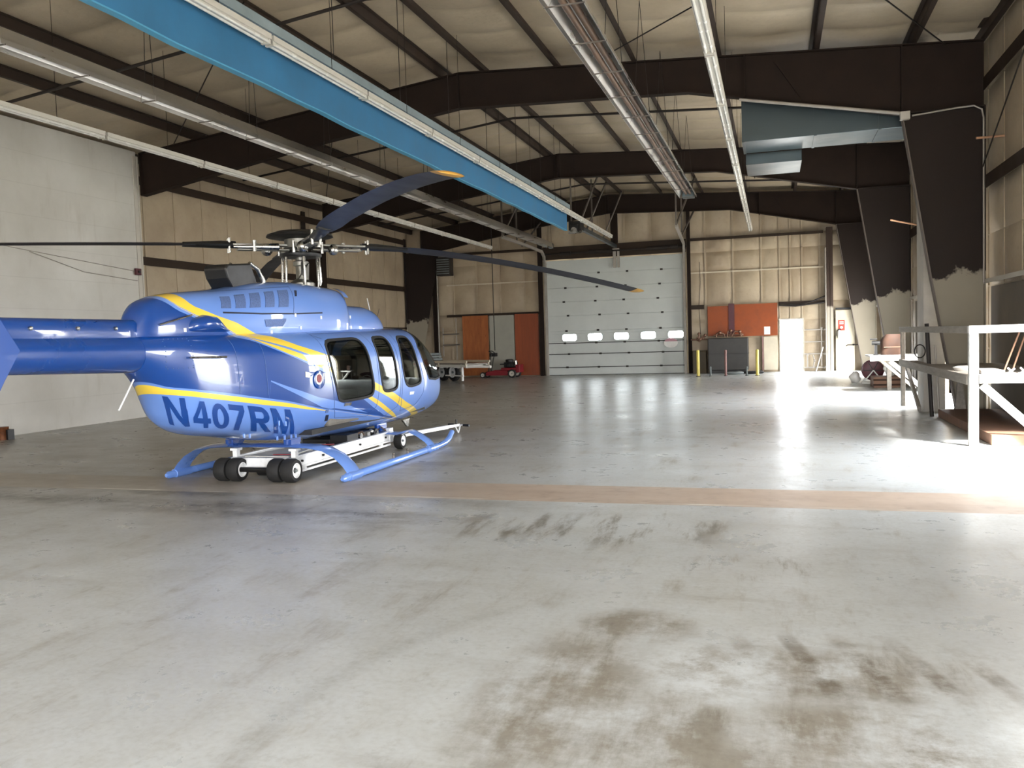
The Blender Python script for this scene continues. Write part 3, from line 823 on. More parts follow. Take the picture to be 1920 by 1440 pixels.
def pipe_run(name, label, pts, r, m, cat='pipe', group=None):
    mb = MB(); mb.path(pts, r, 8); return tag(mb.build(name, m, smooth=50), label, cat, group)
for y, lab in ((12.6, 'dark pipe crossing under the roof purlins ahead of the nearest frame'), (20.6, 'dark pipe crossing under the roof between the near and middle frames'), (29.0, 'dark pipe crossing under the roof near the overhead door')):
    dz = .05 if y < 28 else .32
    pipe_run('ceiling_pipe', lab, [(-13.9, y, roof(-13.9) - dz), (RIDGE, y, roof(RIDGE) - dz), (.6 if y > 13 else -1.4, y, roof(.6 if y > 13 else -1.4) - dz)], .03, M['dark_pipe'], group='ceiling pipes')
for a, b, lab in (((-3.4, 16.7, 6.85), (.9, 11.6, 6.6), 'thin diagonal brace rod ahead of the nearest rafter, right of the tube heater'),
                  ((2.9, 16.6, 6.42), (-.4, 10.2, 6.62), 'thin diagonal brace rod above the right row of strip lights'),
                  ((-9.2, 17.2, 6.6), (-13.6, 24.6, 6.1), 'thin diagonal brace rod on the left roof slope'),
                  ((-7.6, 11.5, 6.8), (-12.9, 16.5, 6.2), 'thin diagonal brace rod above the left row of strip lights')):
    pipe_run('brace_rod', lab, [a, b], .012, M['dark_pipe'], 'brace rod', 'roof brace rods')
for a, b, lab in (((3.52, 12.6, 6.3), (3.50, 16.7, 4.3), 'thin diagonal brace rod on the right wall beside the near column'),):
    pipe_run('brace_rod', lab, [a, b], .012, M['dark_pipe'], 'brace rod', 'wall brace rods')
pipe_run('wall_rod', 'short pale orange rod sticking out of the right wall, upper one', [(3.74, 16.3, 4.72), (3.3, 16.2, 4.70)], .02, mat('pale_orange_rod', '#c89a7a', .6), 'rod', 'orange wall rods')
pipe_run('wall_rod', 'short pale orange rod beside the near column, lower one', [(3.7, 24.0, 4.1), (2.75, 22.6, 4.15)], .022, bpy.data.materials['pale_orange_rod'], 'rod', 'orange wall rods')
pipe_run('drop_pole', 'thin dark pole dropping from the roof in front of the grey board', [(-10.84, 33.0, 6.5), (-10.84, 33.0, 1.1)], .018, M['dark_pipe'], 'pole')

m = MB(); m.box(2.62, 2.98, 17.15, 17.85, 0, 3.9); tag(m.build('boxed_post', M['post_grey'], bev=.008), 'tall grey boxed post just behind the near column', 'post')

# ----------------------------------------------------------------------------
#  right side: shelf platform, bench, reel
# ----------------------------------------------------------------------------
t = thing('storage_platform', 'long weathered white wooden platform with two rails along the right wall', 'platform', (2.42, 12.3, 0))
def board(nm, x0, x1, y0, y1, z0, z1, mm=None): 
    q = MB(); q.box(x0, x1, y0, y1, z0, z1); return q.build(nm, mm or M['wood_white'], t, bev=.006)
board('post', 0, .11, 0, .1, 0, 1.47)
board('post', 0, .07, 6.15, 6.3, 0, 1.47, M['wood_grey'])
board('post', 1.1, 1.2, 0, .1, 0, 1.47)
board('top_rail', -.01, 1.22, -.02, .08, 1.47, 1.57)
board('top_rail', -.01, .09, .08, 6.4, 1.47, 1.57, M['wood_grey'])  # side rail darker than the front one, its shade put into the colour
board('shelf_rail', .111, 1.22, -.02, .06, .82, .94)
board('shelf_rail', -.02, .05, .1, 6.4, .8, .93, M['wood_grey'])
board('shelf_deck', .05, 1.2, .07, 3.78, .89, .925, M['wood_grey'])
board('shelf_deck', .05, .17, 3.79, 6.3, .89, .925, M['wood_grey'])
q = MB(); q.bar((.15, .02, .80), (.95, .02, .02), .05, .1); q.build('brace', M['wood_white'], t)
q = MB(); q.bar((.06, 4.4, .1), (.06, 5.9, .8), .05, .09); q.build('brace', M['wood_grey'], t)
m = MB(); m.box(2.7, 3.66, 12.42, 16.2, .0, .14); tag(m.build('floor_board', M['wood_brown'], bev=.01), 'brown wooden board base on the floor below the platform', 'board')
m = MB(); m.box(2.62, 2.9, 12.6, 13.2, .926, .975); tag(m.build('tray', M['plastic_white'], bev=.01), 'shallow white tray lying on the platform shelf', 'tray')
m = MB(); m.lathe([(.13, 0), (.16, .05), (.1, .07)], (2.62, 13.6, .926), 'z', 18); tag(m.build('dish', M['plastic_white'], smooth=40), 'round pale dish on the platform shelf behind the corner post', 'dish')
def clampy(x, y, lab):
    q = MB(); q.bar((x - .04, y, .93), (x + .05, y + .02, 1.0), .02, .02); q.bar((x + .04, y, .93), (x - .03, y + .02, 1.01), .02, .02); q.box(x - .05, x + .05, y - .02, y + .03, .926, .945)
    tag(q.build('clip', M['plastic_white']), lab, 'clip', 'white clips')
clampy(2.93, 12.45, 'small white clip on the shelf rail, nearer the corner post'); clampy(3.08, 12.47, 'small white clip on the shelf rail, nearer the wall')
for i, (x0, x1, lab) in enumerate(((2.95, 3.2, 'thin brown stick leaning up from the platform shelf, left one'), (3.05, 3.28, 'thin brown stick leaning up from the platform shelf, right one'))):
    pipe_run('stick', lab, [(x0, 12.9, .93), (x1, 13.1, 1.5)], .012, M['wood_brown'], 'stick', 'sticks on the platform')
pipe_run('pole', 'dark pole standing behind the platform rails', [(2.62, 16.3, 0), (2.55, 16.35, 1.62)], .035, M['dark_pipe'], 'pole')
pipe_run('pole', 'thin pale pole leaning beside the dark pole', [(2.72, 16.2, 0), (2.66, 16.22, 1.25)], .016, M['grey_pipe'], 'pole')
q = MB(); pts = [(2.55 + .09 * math.cos(a), 17.1, 1.12 + .12 * math.sin(a)) for a in [2 * PI * k / 20 for k in range(21)]]; q.path(pts, .012, 6)
tag(q.build('hose_loop', M['dark_pipe'], smooth=60), 'dark cable loop hanging on the grey boxed post', 'cable')
q = MB(); q.prism([(2.95, 0), (3.15, 0), (3.05, .9)], 'y', 16.2, 16.3); tag(q.build('offcut', M['wood_grey']), 'grey triangular offcut under the platform', 'offcut')

t = thing('workbench', 'white wooden bench beyond the platform with a brown bag on top', 'bench', (2.2, 22.1, 0))
q = MB(); q.box(0, 1.4, 0, 1.1, .86, .9); q.build('bench_top', M['wood_white'], t, bev=.006)
q = MB(); q.box(0, 1.4, -.05, -.001, .77, .9); q.build('front_rail', M['wood_white'], t, bev=.006)
q = MB(); q.bar((.45, .02, .76), (1.25, .02, .02), .05, .1); q.build('brace', M['wood_white'], t)
q = MB(); q.bar((.25, .05, .78), (1.0, .05, .1), .04, .07); q.build('brace', M['wood_grey'], t)
for x, y in ((1.32, .05), (1.32, 1.0), (.55, 1.0)):
    q = MB(); q.box(x - .05, x + .05, y, y + .1, 0, .86); q.build('leg', M['wood_grey'], t)
t = thing('paper_bag', 'brown crumpled bag sitting on the far white bench', 'bag', (2.75, 22.6, .9))
q = MB(); R = []
for k, (sx, sy, z, ox) in enumerate(((.24, .2, 0, 0), (.26, .21, .06, 0), (.25, .2, .2, .01), (.24, .18, .34, -.01), (.23, .15, .44, .03), (.2, .12, .5, .05))):
    R.append([(ox + sx * math.copysign(abs(math.cos(a)) ** .5, math.cos(a)) + .015 * math.sin(3 * a + k), sy * math.copysign(abs(math.sin(a)) ** .5, math.sin(a)) + .012 * math.cos(4 * a + k), z) for a in [2 * PI * j / 18 for j in range(18)]])
q.rings(R); q.build('body', M['cardboard'], t, smooth=50)
q = MB(); q.box(-.2, .2, -.21, -.19, .18, .2); q.build('fold', M['wood_brown'], t)
t = thing('bench_grinder', 'small black tool clamped to the left end of the far bench', 'tool', (2.36, 22.3, .9))
q = MB(); q.box(-.05, .05, -.05, .1, 0, .03); q.box(-.03, .03, -.02, .06, .03, .25); q.tube((-.09, .02, .3), (.09, .02, .3), .05, 12); q.tube((-.13, .02, .39), (.03, .02, .39), .018, 8); q.build('body', M['black_steel'], t)
t = thing('hose_reel', 'dark red hose reel on a pale stand near the far bench', 'hose reel', (2.66, 26.0, 0))
q = MB(); q.lathe([(.27, -.16), (.29, -.15), (.29, -.13), (.2, -.12), (.2, .12), (.29, .13), (.29, .15), (.27, .16)], (0, 0, .37), 'y', 24); q.build('drum', M['dark_red'], t, smooth=35)
q = MB()
for k in range(6): q.bar((0, -.165, .37), (.26 * math.cos(k * PI / 3), -.165, .37 + .26 * math.sin(k * PI / 3)), .012, .02)
q.tube((0, -.19, .37), (0, .19, .37), .03); q.build('hub', M['dark_pipe'], t)
q = MB(); q.bar((-.3, -.2, .02), (.3, -.2, .02), .05, .04); q.bar((-.3, .2, .02), (.3, .2, .02), .05, .04)
for sx in (-1, 1):
    q.bar((sx * .26, -.2, .04), (0, -.2, .37), .03, .03); q.bar((sx * .26, .2, .04), (0, .2, .37), .03, .03)
q.build('stand', M['plastic_white'], t)
q = MB(); pts = []
for k in range(120):
    a = 2 * PI * k / 20; pts.append((.225 * math.cos(a), -.11 + .22 * k / 120, .37 + .225 * math.sin(a)))
q.path(pts, .02, 6); q.build('hose', M['rubber'], t, smooth=60)
def sack(x, y, z, r, lab):
    q = MB(); R = []
    for i in range(9):
        v = i / 8; rr = r * (math.sin(PI * (.12 + .8 * v)) ** .7)
        R.append([(x + rr * math.cos(a) * (1 + .14 * math.sin(3 * a + i)), y + rr * .7 * math.sin(a), z + r * 2.1 * v + .02 * math.sin(2 * a)) for a in [2 * PI * j / 16 for j in range(16)]])
    q.rings(R); tag(q.build('plastic_sack', M['plastic_white'], smooth=60), lab, 'sack', 'white sacks')
sack(2.22, 26.3, 0, .15, 'white plastic sack left of the hose reel'); sack(2.95, 24.6, .29, .16, 'white plastic sack right of the hose reel, on the brown crate')
t = thing('wooden_crate', 'low brown crate on the floor right of the hose reel', 'crate', (2.78, 24.3, 0))
q = MB(); q.box(-.3, .35, -.3, .5, 0, .28); q.build('box', M['wood_brown'], t, bev=.01)
q = MB(); q.box(-.31, .36, -.31, -.3, .05, .1); q.box(-.31, .36, -.31, -.3, .18, .23); q.build('slat', M['cardboard'], t)

# ----------------------------------------------------------------------------
#  far wall things
# ----------------------------------------------------------------------------
def panel(name, x0, x1, z0, z1, m, label, cat, y=33.78, th=.02, group=None):
    q = MB(); q.box(x0, x1, y, y + th, z0, z1); return tag(q.build(name, m, bev=.004), label, cat, group)
panel('plywood_board', -12.5, -11.36, .06, 2.56, M['ply'], 'knotty red brown plywood board behind the trailer', 'board', group='boards on the far wall')
panel('plywood_board', -10.2, -9.18, .04, 2.56, M['ply2'], 'plain red brown board left of the overhead door', 'board', group='boards on the far wall')
panel('sheet_board', -11.30, -10.24, .04, 2.54, M['grey_sheet'], 'tall grey sheet board between the two red brown boards', 'board')
panel('painted_board', -2.42, -1.64, 1.42, 2.56, M['orange_ply'], 'narrower orange board on the far wall, left of the dark strip', 'board', group='orange boards')
o = panel('painted_board', -1.42, .15, 1.38, 2.6, M['orange_ply'], 'wider orange board with a white paper, beside the doorway', 'board', group='orange boards')
panel('wall_strip', -1.64, -1.42, 1.45, 2.64, M['dark_red'], 'dark brown strip between the two orange boards', 'strip', y=33.76)
panel('notice_paper', -.34, -.12, 1.42, 1.72, M['paper'], 'white paper pinned low on the wider orange board', 'paper', y=33.772, th=.006)
panel('cream_panel', -.36, .14, .08, 1.34, M['cream_panel'], 'cream panel below the wider orange board, beside doorway', 'panel', y=33.77)
panel('edge_strip', -.42, -.37, .06, 1.36, M['rust_post'], 'thin rusty strip along the left of the cream panel', 'strip', y=33.76)
panel('pale_panel', 2.2, 2.85, .0, 2.24, M['cream_panel'], 'pale wall panel behind the fire extinguisher', 'panel', y=33.74, th=.03)
panel('panel_slot', 2.2, 2.85, 2.26, 2.33, M['black'], 'black gap strip above the pale wall panel', 'strip', y=33.74, th=.03)
t = thing('extinguisher_sign', 'small red fire extinguisher sign on the pale panel', 'sign', (2.4, 33.73, 1.68))
q = MB(); q.box(-.11, .11, -.006, 0, -.19, .19); q.build('plate', M['sign_red'], t)
q = MB(); q.lathe([(.05, -.012), (.05, -.007)], (0, 0, -.08), 'y', 16); q.box(-.07, .07, -.011, -.007, .1, .14); q.box(-.07, .07, -.011, -.007, .04, .07); q.build('pictogram', M['paper'], t)
t = thing('fire_extinguisher', 'small fire extinguisher hanging below its red sign', 'fire extinguisher', (2.32, 33.66, 1.2))
q = MB(); q.lathe([(.05, 0), (.065, .02), (.065, .24), (.03, .29), (.02, .31)], (0, 0, 0), 'z', 16); q.build('cylinder', M['plastic_white'], t, smooth=40)
q = MB(); q.box(-.03, .06, -.02, .02, .31, .35); q.path([(.0, -.02, .33), (-.1, -.03, .28), (-.1, -.03, .08)], .012, 6); q.build('valve', M['black'], t)
q = MB(); q.box(-.02, .02, .06, .075, .05, .3); q.build('bracket', M['black_steel'], t)

t = thing('steel_tank', 'dark grey steel tank below the orange boards', 'tank', (-1.65, 33.4, 0))
q = MB(); q.box(-.74, .74, -.3, .28, .12, 1.34); q.build('body', M['tank'], t, bev=.03)
q = MB(); q.box(-.76, .76, -.32, .3, .74, .76); q.box(-.7, .7, -.25, .25, .0, .12); q.build('base', M['black_steel'], t)
t = thing('olive_bin', 'dull olive brown sheet bin between the tank and the door track', 'bin', (-2.72, 33.5, 0))
q = MB(); q.box(-.26, .26, -.2, .25, 0, .85); q.build('body', M['olive'], t, bev=.02)
q = MB(); q.box(-.27, .27, -.21, .26, .85, .88); q.build('lid', M['olive'], t, bev=.01)
def pipework(nm, lab, loc, pts_list, r, m):
    t = thing(nm, lab, 'pipework', loc)
    for p in pts_list:
        q = MB(); q.path(p, r, 8); q.build('pipe', m, t, smooth=50)
    q = MB()
    for p in pts_list: q.ball(p[len(p) // 2], r * 1.9, n=10)
    q.build('fitting', m, t, smooth=50)
pipework('pipework', 'copper coloured pipes looping over the top of the dark tank', (-1.6, 33.45, 1.38),
         [[(-.5, 0, 0), (-.48, 0, .12), (-.35, 0, .16), (-.2, 0, .1), (-.18, 0, 0)], [(-.1, .05, 0), (-.05, .05, .2), (.05, .05, .22), (.08, .05, 0)], [(.1, 0, .05), (.2, 0, .2), (.38, 0, .18), (.42, 0, 0)], [(-.6, .1, .06), (.45, .1, .06)]], .035, M['copper'])
pipework('pipework', 'brown valve and pipe right beside the overhead door track', (-2.7, 33.5, 1.3),
         [[(-.35, .1, 0), (-.1, .1, 0), (.3, .1, 0)], [(-.05, .1, -.1), (-.05, .1, .22)], [(-.12, 0, .1), (.0, 0, .0), (.12, 0, .14)], [(.1, .1, .0), (.18, .1, .16)]], .032, M['copper'])
pipework('pipework', 'pale pipes and valves stacked right of the bright doorway', (1.5, 33.75, 0),
         [[(-.4, 0, 1.1), (.35, 0, 1.1)], [(-.4, 0, .65), (.3, 0, .65)], [(-.3, 0, .12), (-.3, 0, .62)], [(.2, 0, .2), (.2, 0, 1.6)], [(-.1, 0, .12), (-.05, 0, .4), (-.1, 0, .6)], [(-.4, 0, 1.55), (.3, 0, 1.55)], [(-.4, 0, .14), (.3, 0, .14)]], .025, M['grey_pipe'])
pipework('pipework', 'thin pipe with a dark valve low on the pale panel', (3.0, 33.68, .95),
         [[(-.45, 0, -.05), (-.4, 0, 0), (-.2, 0, 0), (.4, 0, 0)]], .018, M['dark_pipe'])
for k, (a, b, lab) in enumerate((([(1.86, 33.62, 0), (1.86, 33.62, 4.55)], .03, 'grey vertical pipe along the two tone post'), ([(1.5, 33.7, .0), (1.75, 33.6, .9)], .02, 'thin white stick leaning beside the two tone post'))):
    pipe_run('wall_pipe', lab, a, b, M['grey_pipe'] if k == 0 else M['plastic_white'])
pipe_run('wall_cable', 'thin cable hanging down the insulation right of the overhead door', [(-2.7, 33.85, 4.3), (-2.68, 33.85, 3.5), (-2.75, 33.85, 2.6), (-2.7, 33.83, 1.5)], .01, M['dark_pipe'], 'cable')
pipe_run('corner_conduit', 'grey conduit rising in the far left corner beside the trailer', [(-13.5, 33.6, .3), (-13.5, 33.6, 5.0)], .03, M['grey_pipe'], 'conduit')
t = thing('unit_heater', 'dark louvred box hanging high in the far left corner', 'heater', (-13.02, 33.3, 4.25))
q = MB(); q.box(-.3, .3, -.2, .25, 0, .75); q.build('case', M['dark_pipe'], t, bev=.02)
q = MB()
for k in range(7): q.box(-.27, .27, -.215, -.2, .06 + k * .095, .1 + k * .095)
q.build('louvres', M['bundle_grey'], t)
t = thing('wall_rack', 'small grey rack on the far wall left of the plywood', 'rack', (-12.95, 33.75, 0))
for z in (1.35, 1.8): q = MB(); q.box(-.4, .3, -.12, .02, z, z + .05); q.build('shelf', M['rod'], t)
q = MB(); q.box(.2, .24, -.12, -.08, .5, 2.5); q.box(-.4, -.36, -.12, -.08, .9, 2.1); q.build('upright', M['grey_pipe'], t)

for pts, lab in (([(.25, 33.72, 2.56), (.9, 33.7, 2.50), (1.4, 33.7, 2.60), (1.85, 33.7, 2.78)], 'dark cable drooping along the girt above the open doorway, upper one'), ([(.2, 33.68, 2.50), (.8, 33.66, 2.45), (1.3, 33.66, 2.50), (1.85, 33.66, 2.55)], 'dark cable drooping along the girt above the open doorway, lower one')):
    pipe_run('wall_cable', lab, pts, .03, M['dark_pipe'], 'cable')
# bollards and short posts
def bollard(x, r, h, m, cap, lab, nm='bollard', grp='bollards'):
    t = thing(nm, lab, 'bollard', (x, 31.2, 0), group=grp)
    q = MB(); q.lathe([(r, 0), (r, h - r * .6), (r * .8, h - r * .15), (r * .3, h)], (0, 0, 0), 'z', 18); q.build('pipe', m, t, smooth=40)
    q = MB(); q.lathe([(r * 1.5, 0), (r * 1.5, .02)], (0, 0, 0), 'z', 16); q.build('base_plate', M['dark_pipe'], t)
bollard(-2.6, .055, .95, M['yellow'], 1, 'yellow bollard nearest the overhead door')
bollard(-1.64, .042, .93, M['rust_post'], 0, 'worn red brown bollard in front of the tank')
bollard(-.56, .055, .92, M['yellow'], 1, 'yellow bollard nearest the bright doorway')
bollard(-2.17, .035, .35, M['bundle_grey'], 0, 'short grey post between the left yellow and brown bollards', 'short_post', 'short posts')
bollard(-.92, .035, .33, M['bundle_grey'], 0, 'short grey post between the brown and right yellow bollards', 'short_post', 'short posts')
for x, y, lab in ((-1.45, 32.3, 'grey rag bundle on the floor in front of the tank'), (-.75, 32.6, 'dark rag bundle on the floor beside the right yellow bollard')):
    q = MB(); q.ball((x, y, .05), .32, .22, .06, 16); q.ball((x + .2, y + .1, .05), .2, .2, .07, 12)
    tag(q.build('rag_bundle', M['bundle_grey'] if x < -1 else M['rubber'], smooth=60), lab, 'rags')

# ---- trailer --------------------------------------------------------------------
TR = math.atan2(-.55, .83)
t = thing('utility_trailer', 'flat utility trailer with tandem wheels behind the helicopter nose', 'trailer', (-12.42, 30.5, 0), TR)
def wheel(parent, x, y, r, w, name='wheel', rim=None, axis='y', n=24):
    q = MB(); q.lathe([(r * .62, -w / 2), (r * .9, -w / 2), (r, -w * .3), (r, w * .3), (r * .9, w / 2), (r * .62, w / 2), (r * .62, -w / 2)], (x, y, r), axis, n, cap=False)
    o = q.build(name, M['rubber'], parent, smooth=40)
    q = MB()
    for e in (-1, 1): q.lathe([(r * .66, e * w * .2), (r * .63, e * w * .5), (r * .56, e * w * .52), (r * .5, e * w * .34), (r * .26, e * w * .36), (r * .24, e * w * .3), (.001, e * w * .3)], (x, y, r), axis, n, cap=False)
    q.build('rim', rim or M['white_gloss'], o, smooth=35)
    for e in (-1, 1):
        q = MB(); q.lathe([(r * .14, e * w * .25), (r * .13, e * w * .5), (r * .08, e * w * .56), (.001, e * w * .57)], (x, y, r), axis, 12, cap=False); q.build('hub_cap', M['bundle_grey'], o, smooth=35)
    return o
for x in (-.4, .32):
    for y in (-.62, .62): wheel(t, x, y, .34, .2)
q = MB()
for y in (-.46, .46): q.box(-1.0, 2.6, y - .04, y + .04, .60, .68)
for x in (-.9, .0, .9, 1.8, 2.55): q.box(x - .04, x + .04, -.46, .46, .56, .66)
q.bar((2.55, -.4, .62), (3.4, 0, .60), .08, .08); q.bar((2.55, .4, .62), (3.4, 0, .60), .08, .08)
q.build('frame', M['white_paint'], t)
q = MB(); q.box(-1.0, 2.6, -.5, .5, .68, .72); q.build('deck', M['wood_grey'], t)
q = MB(); q.box(-1.0, 2.7, -.54, -.5, .74, .82); q.box(-1.0, 2.7, .5, .54, .74, .82)
for x in (-.95, .9, 2.6):
    q.box(x, x + .05, -.54, -.5, .6, .82); q.box(x, x + .05, .5, .54, .6, .82)
q.build('side_rail', M['cream_panel'], t)
for y in (-.72, .52):
    q = MB()
    for cx in (-.4, .32):
        pts = [(cx + .4 * math.cos(a), y + .1, .36 + .40 * math.sin(a)) for a in [PI * k / 10 for k in range(11)]]
        for a, b in zip(pts[:-1], pts[1:]): q.bar(a, b, .22, .02, up=(0, 1, 0) if False else (0, 0, 1))
    q.build('fender', M['grey_pipe'], t)
q = MB(); q.box(2.3, 2.37, -.5, -.43, .1, .7); q.box(1.3, 2.4, -.49, -.44, .26, .31); q.build('jack_leg', M['white_paint'], t)
t2 = thing('trailer_load', 'stacked grey sheet bundle lying on the rear of the trailer', 'bundle', (-12.85, 30.8, .721), TR)
q = MB()
for k in range(4): q.box(-.45 + k * .03, .5 - k * .05, -.4, .35, k * .1, k * .1 + .08)
q.build('stack', M['bundle_grey'], t2, bev=.008)
q = MB(); q.box(-.1, -.04, -.41, .36, 0, .385); q.build('strap', M['dark_pipe'], t2)

# ---- mower ------------------------------------------------------------------------
t = thing('lawn_mower', 'red walk behind lawn mower in front of the boards', 'lawn mower', (-10.5, 32.9, 0))
q = MB(); q.prism([(-.62, .1), (.3, .1), (.34, .16), (.3, .28), (-.2, .32), (-.6, .24)], 'y', -.35, .35); q.build('deck', M['red'], t, bev=.02)
q = MB(); q.box(.0, .62, -.25, .25, .28, .4); q.box(.62, .8, -.28, .28, .2, .52); q.build('chassis', M['red'], t, bev=.02)
q = MB(); q.lathe([(.2, .4), (.22, .45), (.22, .56), (.16, .62), (.16, .72), (.1, .74)], (.3, 0, 0), 'z', 18); q.box(.12, .6, -.2, .18, .42, .62); q.tube((.45, -.25, .5), (.45, -.05, .5), .08, 12); q.build('engine', M['black_steel'], t, bev=.01)
q = MB(); q.tube((.62, -.2, .48), (.62, -.2, .68), .06, 12); q.build('muffler', M['chrome'], t)
for x, y, r in ((-.75, -.3, .12), (-.75, .3, .12), (.5, -.36, .17), (.5, .36, .17)): wheel(t, x, y, r, .1, rim=M['trim_light'])
q = MB(); q.path([(-.55, -.2, .25), (-.45, -.2, .75), (-.38, -.2, 1.0), (-.5, -.2, 1.08)], .018, 8); q.path([(-.55, .2, .25), (-.45, .2, .75), (-.38, .2, 1.0), (-.5, .2, 1.08)], .018, 8); q.path([(-.5, -.2, 1.08), (-.5, .2, 1.08)], .02, 8); q.box(-.5, -.25, -.14, .14, .86, 1.0); q.build('handle', M['black_steel'], t)
q = MB(); q.box(-.08, .12, -.1, .1, .52, .56); q.build('seat_pad', M['black'], t)

# small things by the left wall
t = thing('paint_can', 'rusty brown can on the floor against the white wall', 'can', (-13.7, 12.3, 0))
q = MB(); q.lathe([(.1, 0), (.1, .22), (.104, .225), (.104, .24)], (0, 0, 0), 'z', 20); q.build('body', mat('rusty_can', '#6b3f22', .5, .4, .3, 12), t, smooth=40)
q = MB(); q.box(-.06, .14, -.02, .12, .0, .19); q.build('box', M['black'], t)
t = thing('alarm_box', 'small dark red box on the white wall edge', 'box', (-14.18, 16.6, 3.33))
q = MB(); q.box(0, .07, -.08, .08, 0, .15); q.build('case', M['dark_red'], t, bev=.01)
q = MB(); q.tube((.07, 0, .07), (.09, 0, .07), .03, 12); q.build('button', M['black'], t)
for pts, lab in (([(-14.17, 10.0, 3.95), (-14.17, 12.5, 3.72), (-14.17, 16.5, 3.42)], 'upper thin cable sagging along the white wall'), ([(-14.17, 13.6, 3.62), (-14.17, 15.0, 3.3), (-14.17, 16.6, 3.2)], 'lower thin cable sagging along the white wall')):
    pipe_run('wall_cable', lab, pts, .008, M['grey_pipe'], 'cable')
for i, (x, y) in enumerate(((-.13, 2.55), (-.35, 2.6), (.75, 2.2), (-4.0, 7.0))): pass

# ----------------------------------------------------------------------------
#  helicopter
# ----------------------------------------------------------------------------
def interp(tab, y):
    n = len(tab)
    if y <= tab[0][0]: return tab[0][1:]
    if y >= tab[-1][0]: return tab[-1][1:]
    for i in range(n - 1):
        if tab[i][0] <= y <= tab[i + 1][0]: break
    y0, y1 = tab[i][0], tab[i + 1][0]; h = y1 - y0; t = (y - y0) / h; out = []
    for k in range(1, len(tab[0])):
        p0, p1 = tab[i][k], tab[i + 1][k]
        def slope(j):
            if j == 0 or j == n - 1:
                return (tab[min(j + 1, n - 1)][k] - tab[max(j - 1, 0)][k]) / (tab[min(j + 1, n - 1)][0] - tab[max(j - 1, 0)][0])
            a = (tab[j][k] - tab[j - 1][k]) / (tab[j][0] - tab[j - 1][0]); b = (tab[j + 1][k] - tab[j][k]) / (tab[j + 1][0] - tab[j][0])
            return 0 if a * b <= 0 else 2 * a * b / (a + b)
        m0, m1 = slope(i), slope(i + 1); t2, t3 = t * t, t * t * t
        out.append((2 * t3 - 3 * t2 + 1) * p0 + (t3 - 2 * t2 + t) * h * m0 + (-2 * t3 + 3 * t2) * p1 + (t3 - t2) * h * m1)
    return out
# y, bottom z, top z, half width, z of widest point, lower and upper section exponents
FUS=[(-3.22,1.37,1.75,.192,1.56,2.0,2.0),
(-3.12,1.29,1.76,.225,1.55,2.1,2.2),
(-2.89,1.05,1.77,.305,1.52,2.4,2.6),
(-2.73,0.81,1.77,.37,1.48,2.7,2.7),
(-2.5,0.70,1.77,.44,1.42,2.8,2.9),
(-2.0,0.605,1.78,.56,1.34,2.8,3.1),
(-1.0,0.445,1.79,.70,1.26,2.7,3.3),
(0.0,0.37,1.80,.76,1.2,2.6,3.4),
(1.0,0.34,1.81,.76,1.12,2.7,3.4),
(1.8,0.34,1.81,.75,1.05,2.7,3.2),
(2.4,0.345,1.81,.72,1.0,2.6,2.9),
(2.8,0.36,1.71,.67,.95,2.6,2.7),
(3.2,0.39,1.50,.60,.90,2.5,2.5),
(3.55,0.44,1.24,.48,.85,2.4,2.3),
(3.78,0.52,1.02,.34,.80,2.2,2.2),
(3.92,0.62,.90,.18,.77,2,2),
(3.96,0.76,.78,.01,.77,2,2)]
COW=[(-3.24,1.70,1.80,.10,1.72,2,2.4),
(-3.18,1.70,1.95,.15,1.72,2,2.5),
(-3.05,1.70,2.07,.21,1.72,2,2.7),
(-2.75,1.70,2.15,.28,1.72,2,2.8),
(-2.0,1.70,2.23,.38,1.73,2,3.0),
(-1.2,1.70,2.345,.45,1.74,2,3.2),
(-0.6,1.70,2.38,.46,1.74,2,3.3),
(0.1,1.70,2.36,.45,1.74,2,3.4),
(0.47,1.70,2.34,.42,1.74,2,3.4),
(0.52,1.70,2.25,.40,1.74,2,3.4),
(0.58,1.70,2.12,.40,1.74,2,3.2)]
FAIR=[(0.3,1.70,2.13,.40,1.74,2,3.0),
(0.8,1.70,2.13,.40,1.74,2,3.0),
(1.3,1.70,2.13,.37,1.74,2,2.8),
(1.6,1.70,2.10,.33,1.74,2,2.6),
(1.85,1.70,2.01,.27,1.74,2,2.4),
(2.0,1.70,1.90,.19,1.74,2,2.2),
(2.08,1.70,1.77,.04,1.74,2,2)]

def sect(row, nt, d=0.):
    zb, zt, w, zm, nl, nu = row; zb -= d; zt += d; w = max(.004, w + d); pts = []
    for i in range(nt):
        a = 2 * PI * i / nt; c, s = math.cos(a), math.sin(a); n = nu if s >= 0 else nl
        pts.append((w * math.copysign(abs(c) ** (2 / n), c), zm + ((zt - zm) if s >= 0 else (zm - zb)) * math.copysign(abs(s) ** (2 / n), s)))
    return pts
def loft(tab, ny=80, nt=64, y0=None, y1=None, d=0.):
    ya = tab[0][0] if y0 is None else y0; yb = tab[-1][0] if y1 is None else y1; R = []
    for j in range(ny + 1):
        y = ya + (yb - ya) * j / ny
        R.append([(x, y, z) for x, z in sect(interp(tab, y), nt, d)])
    return R

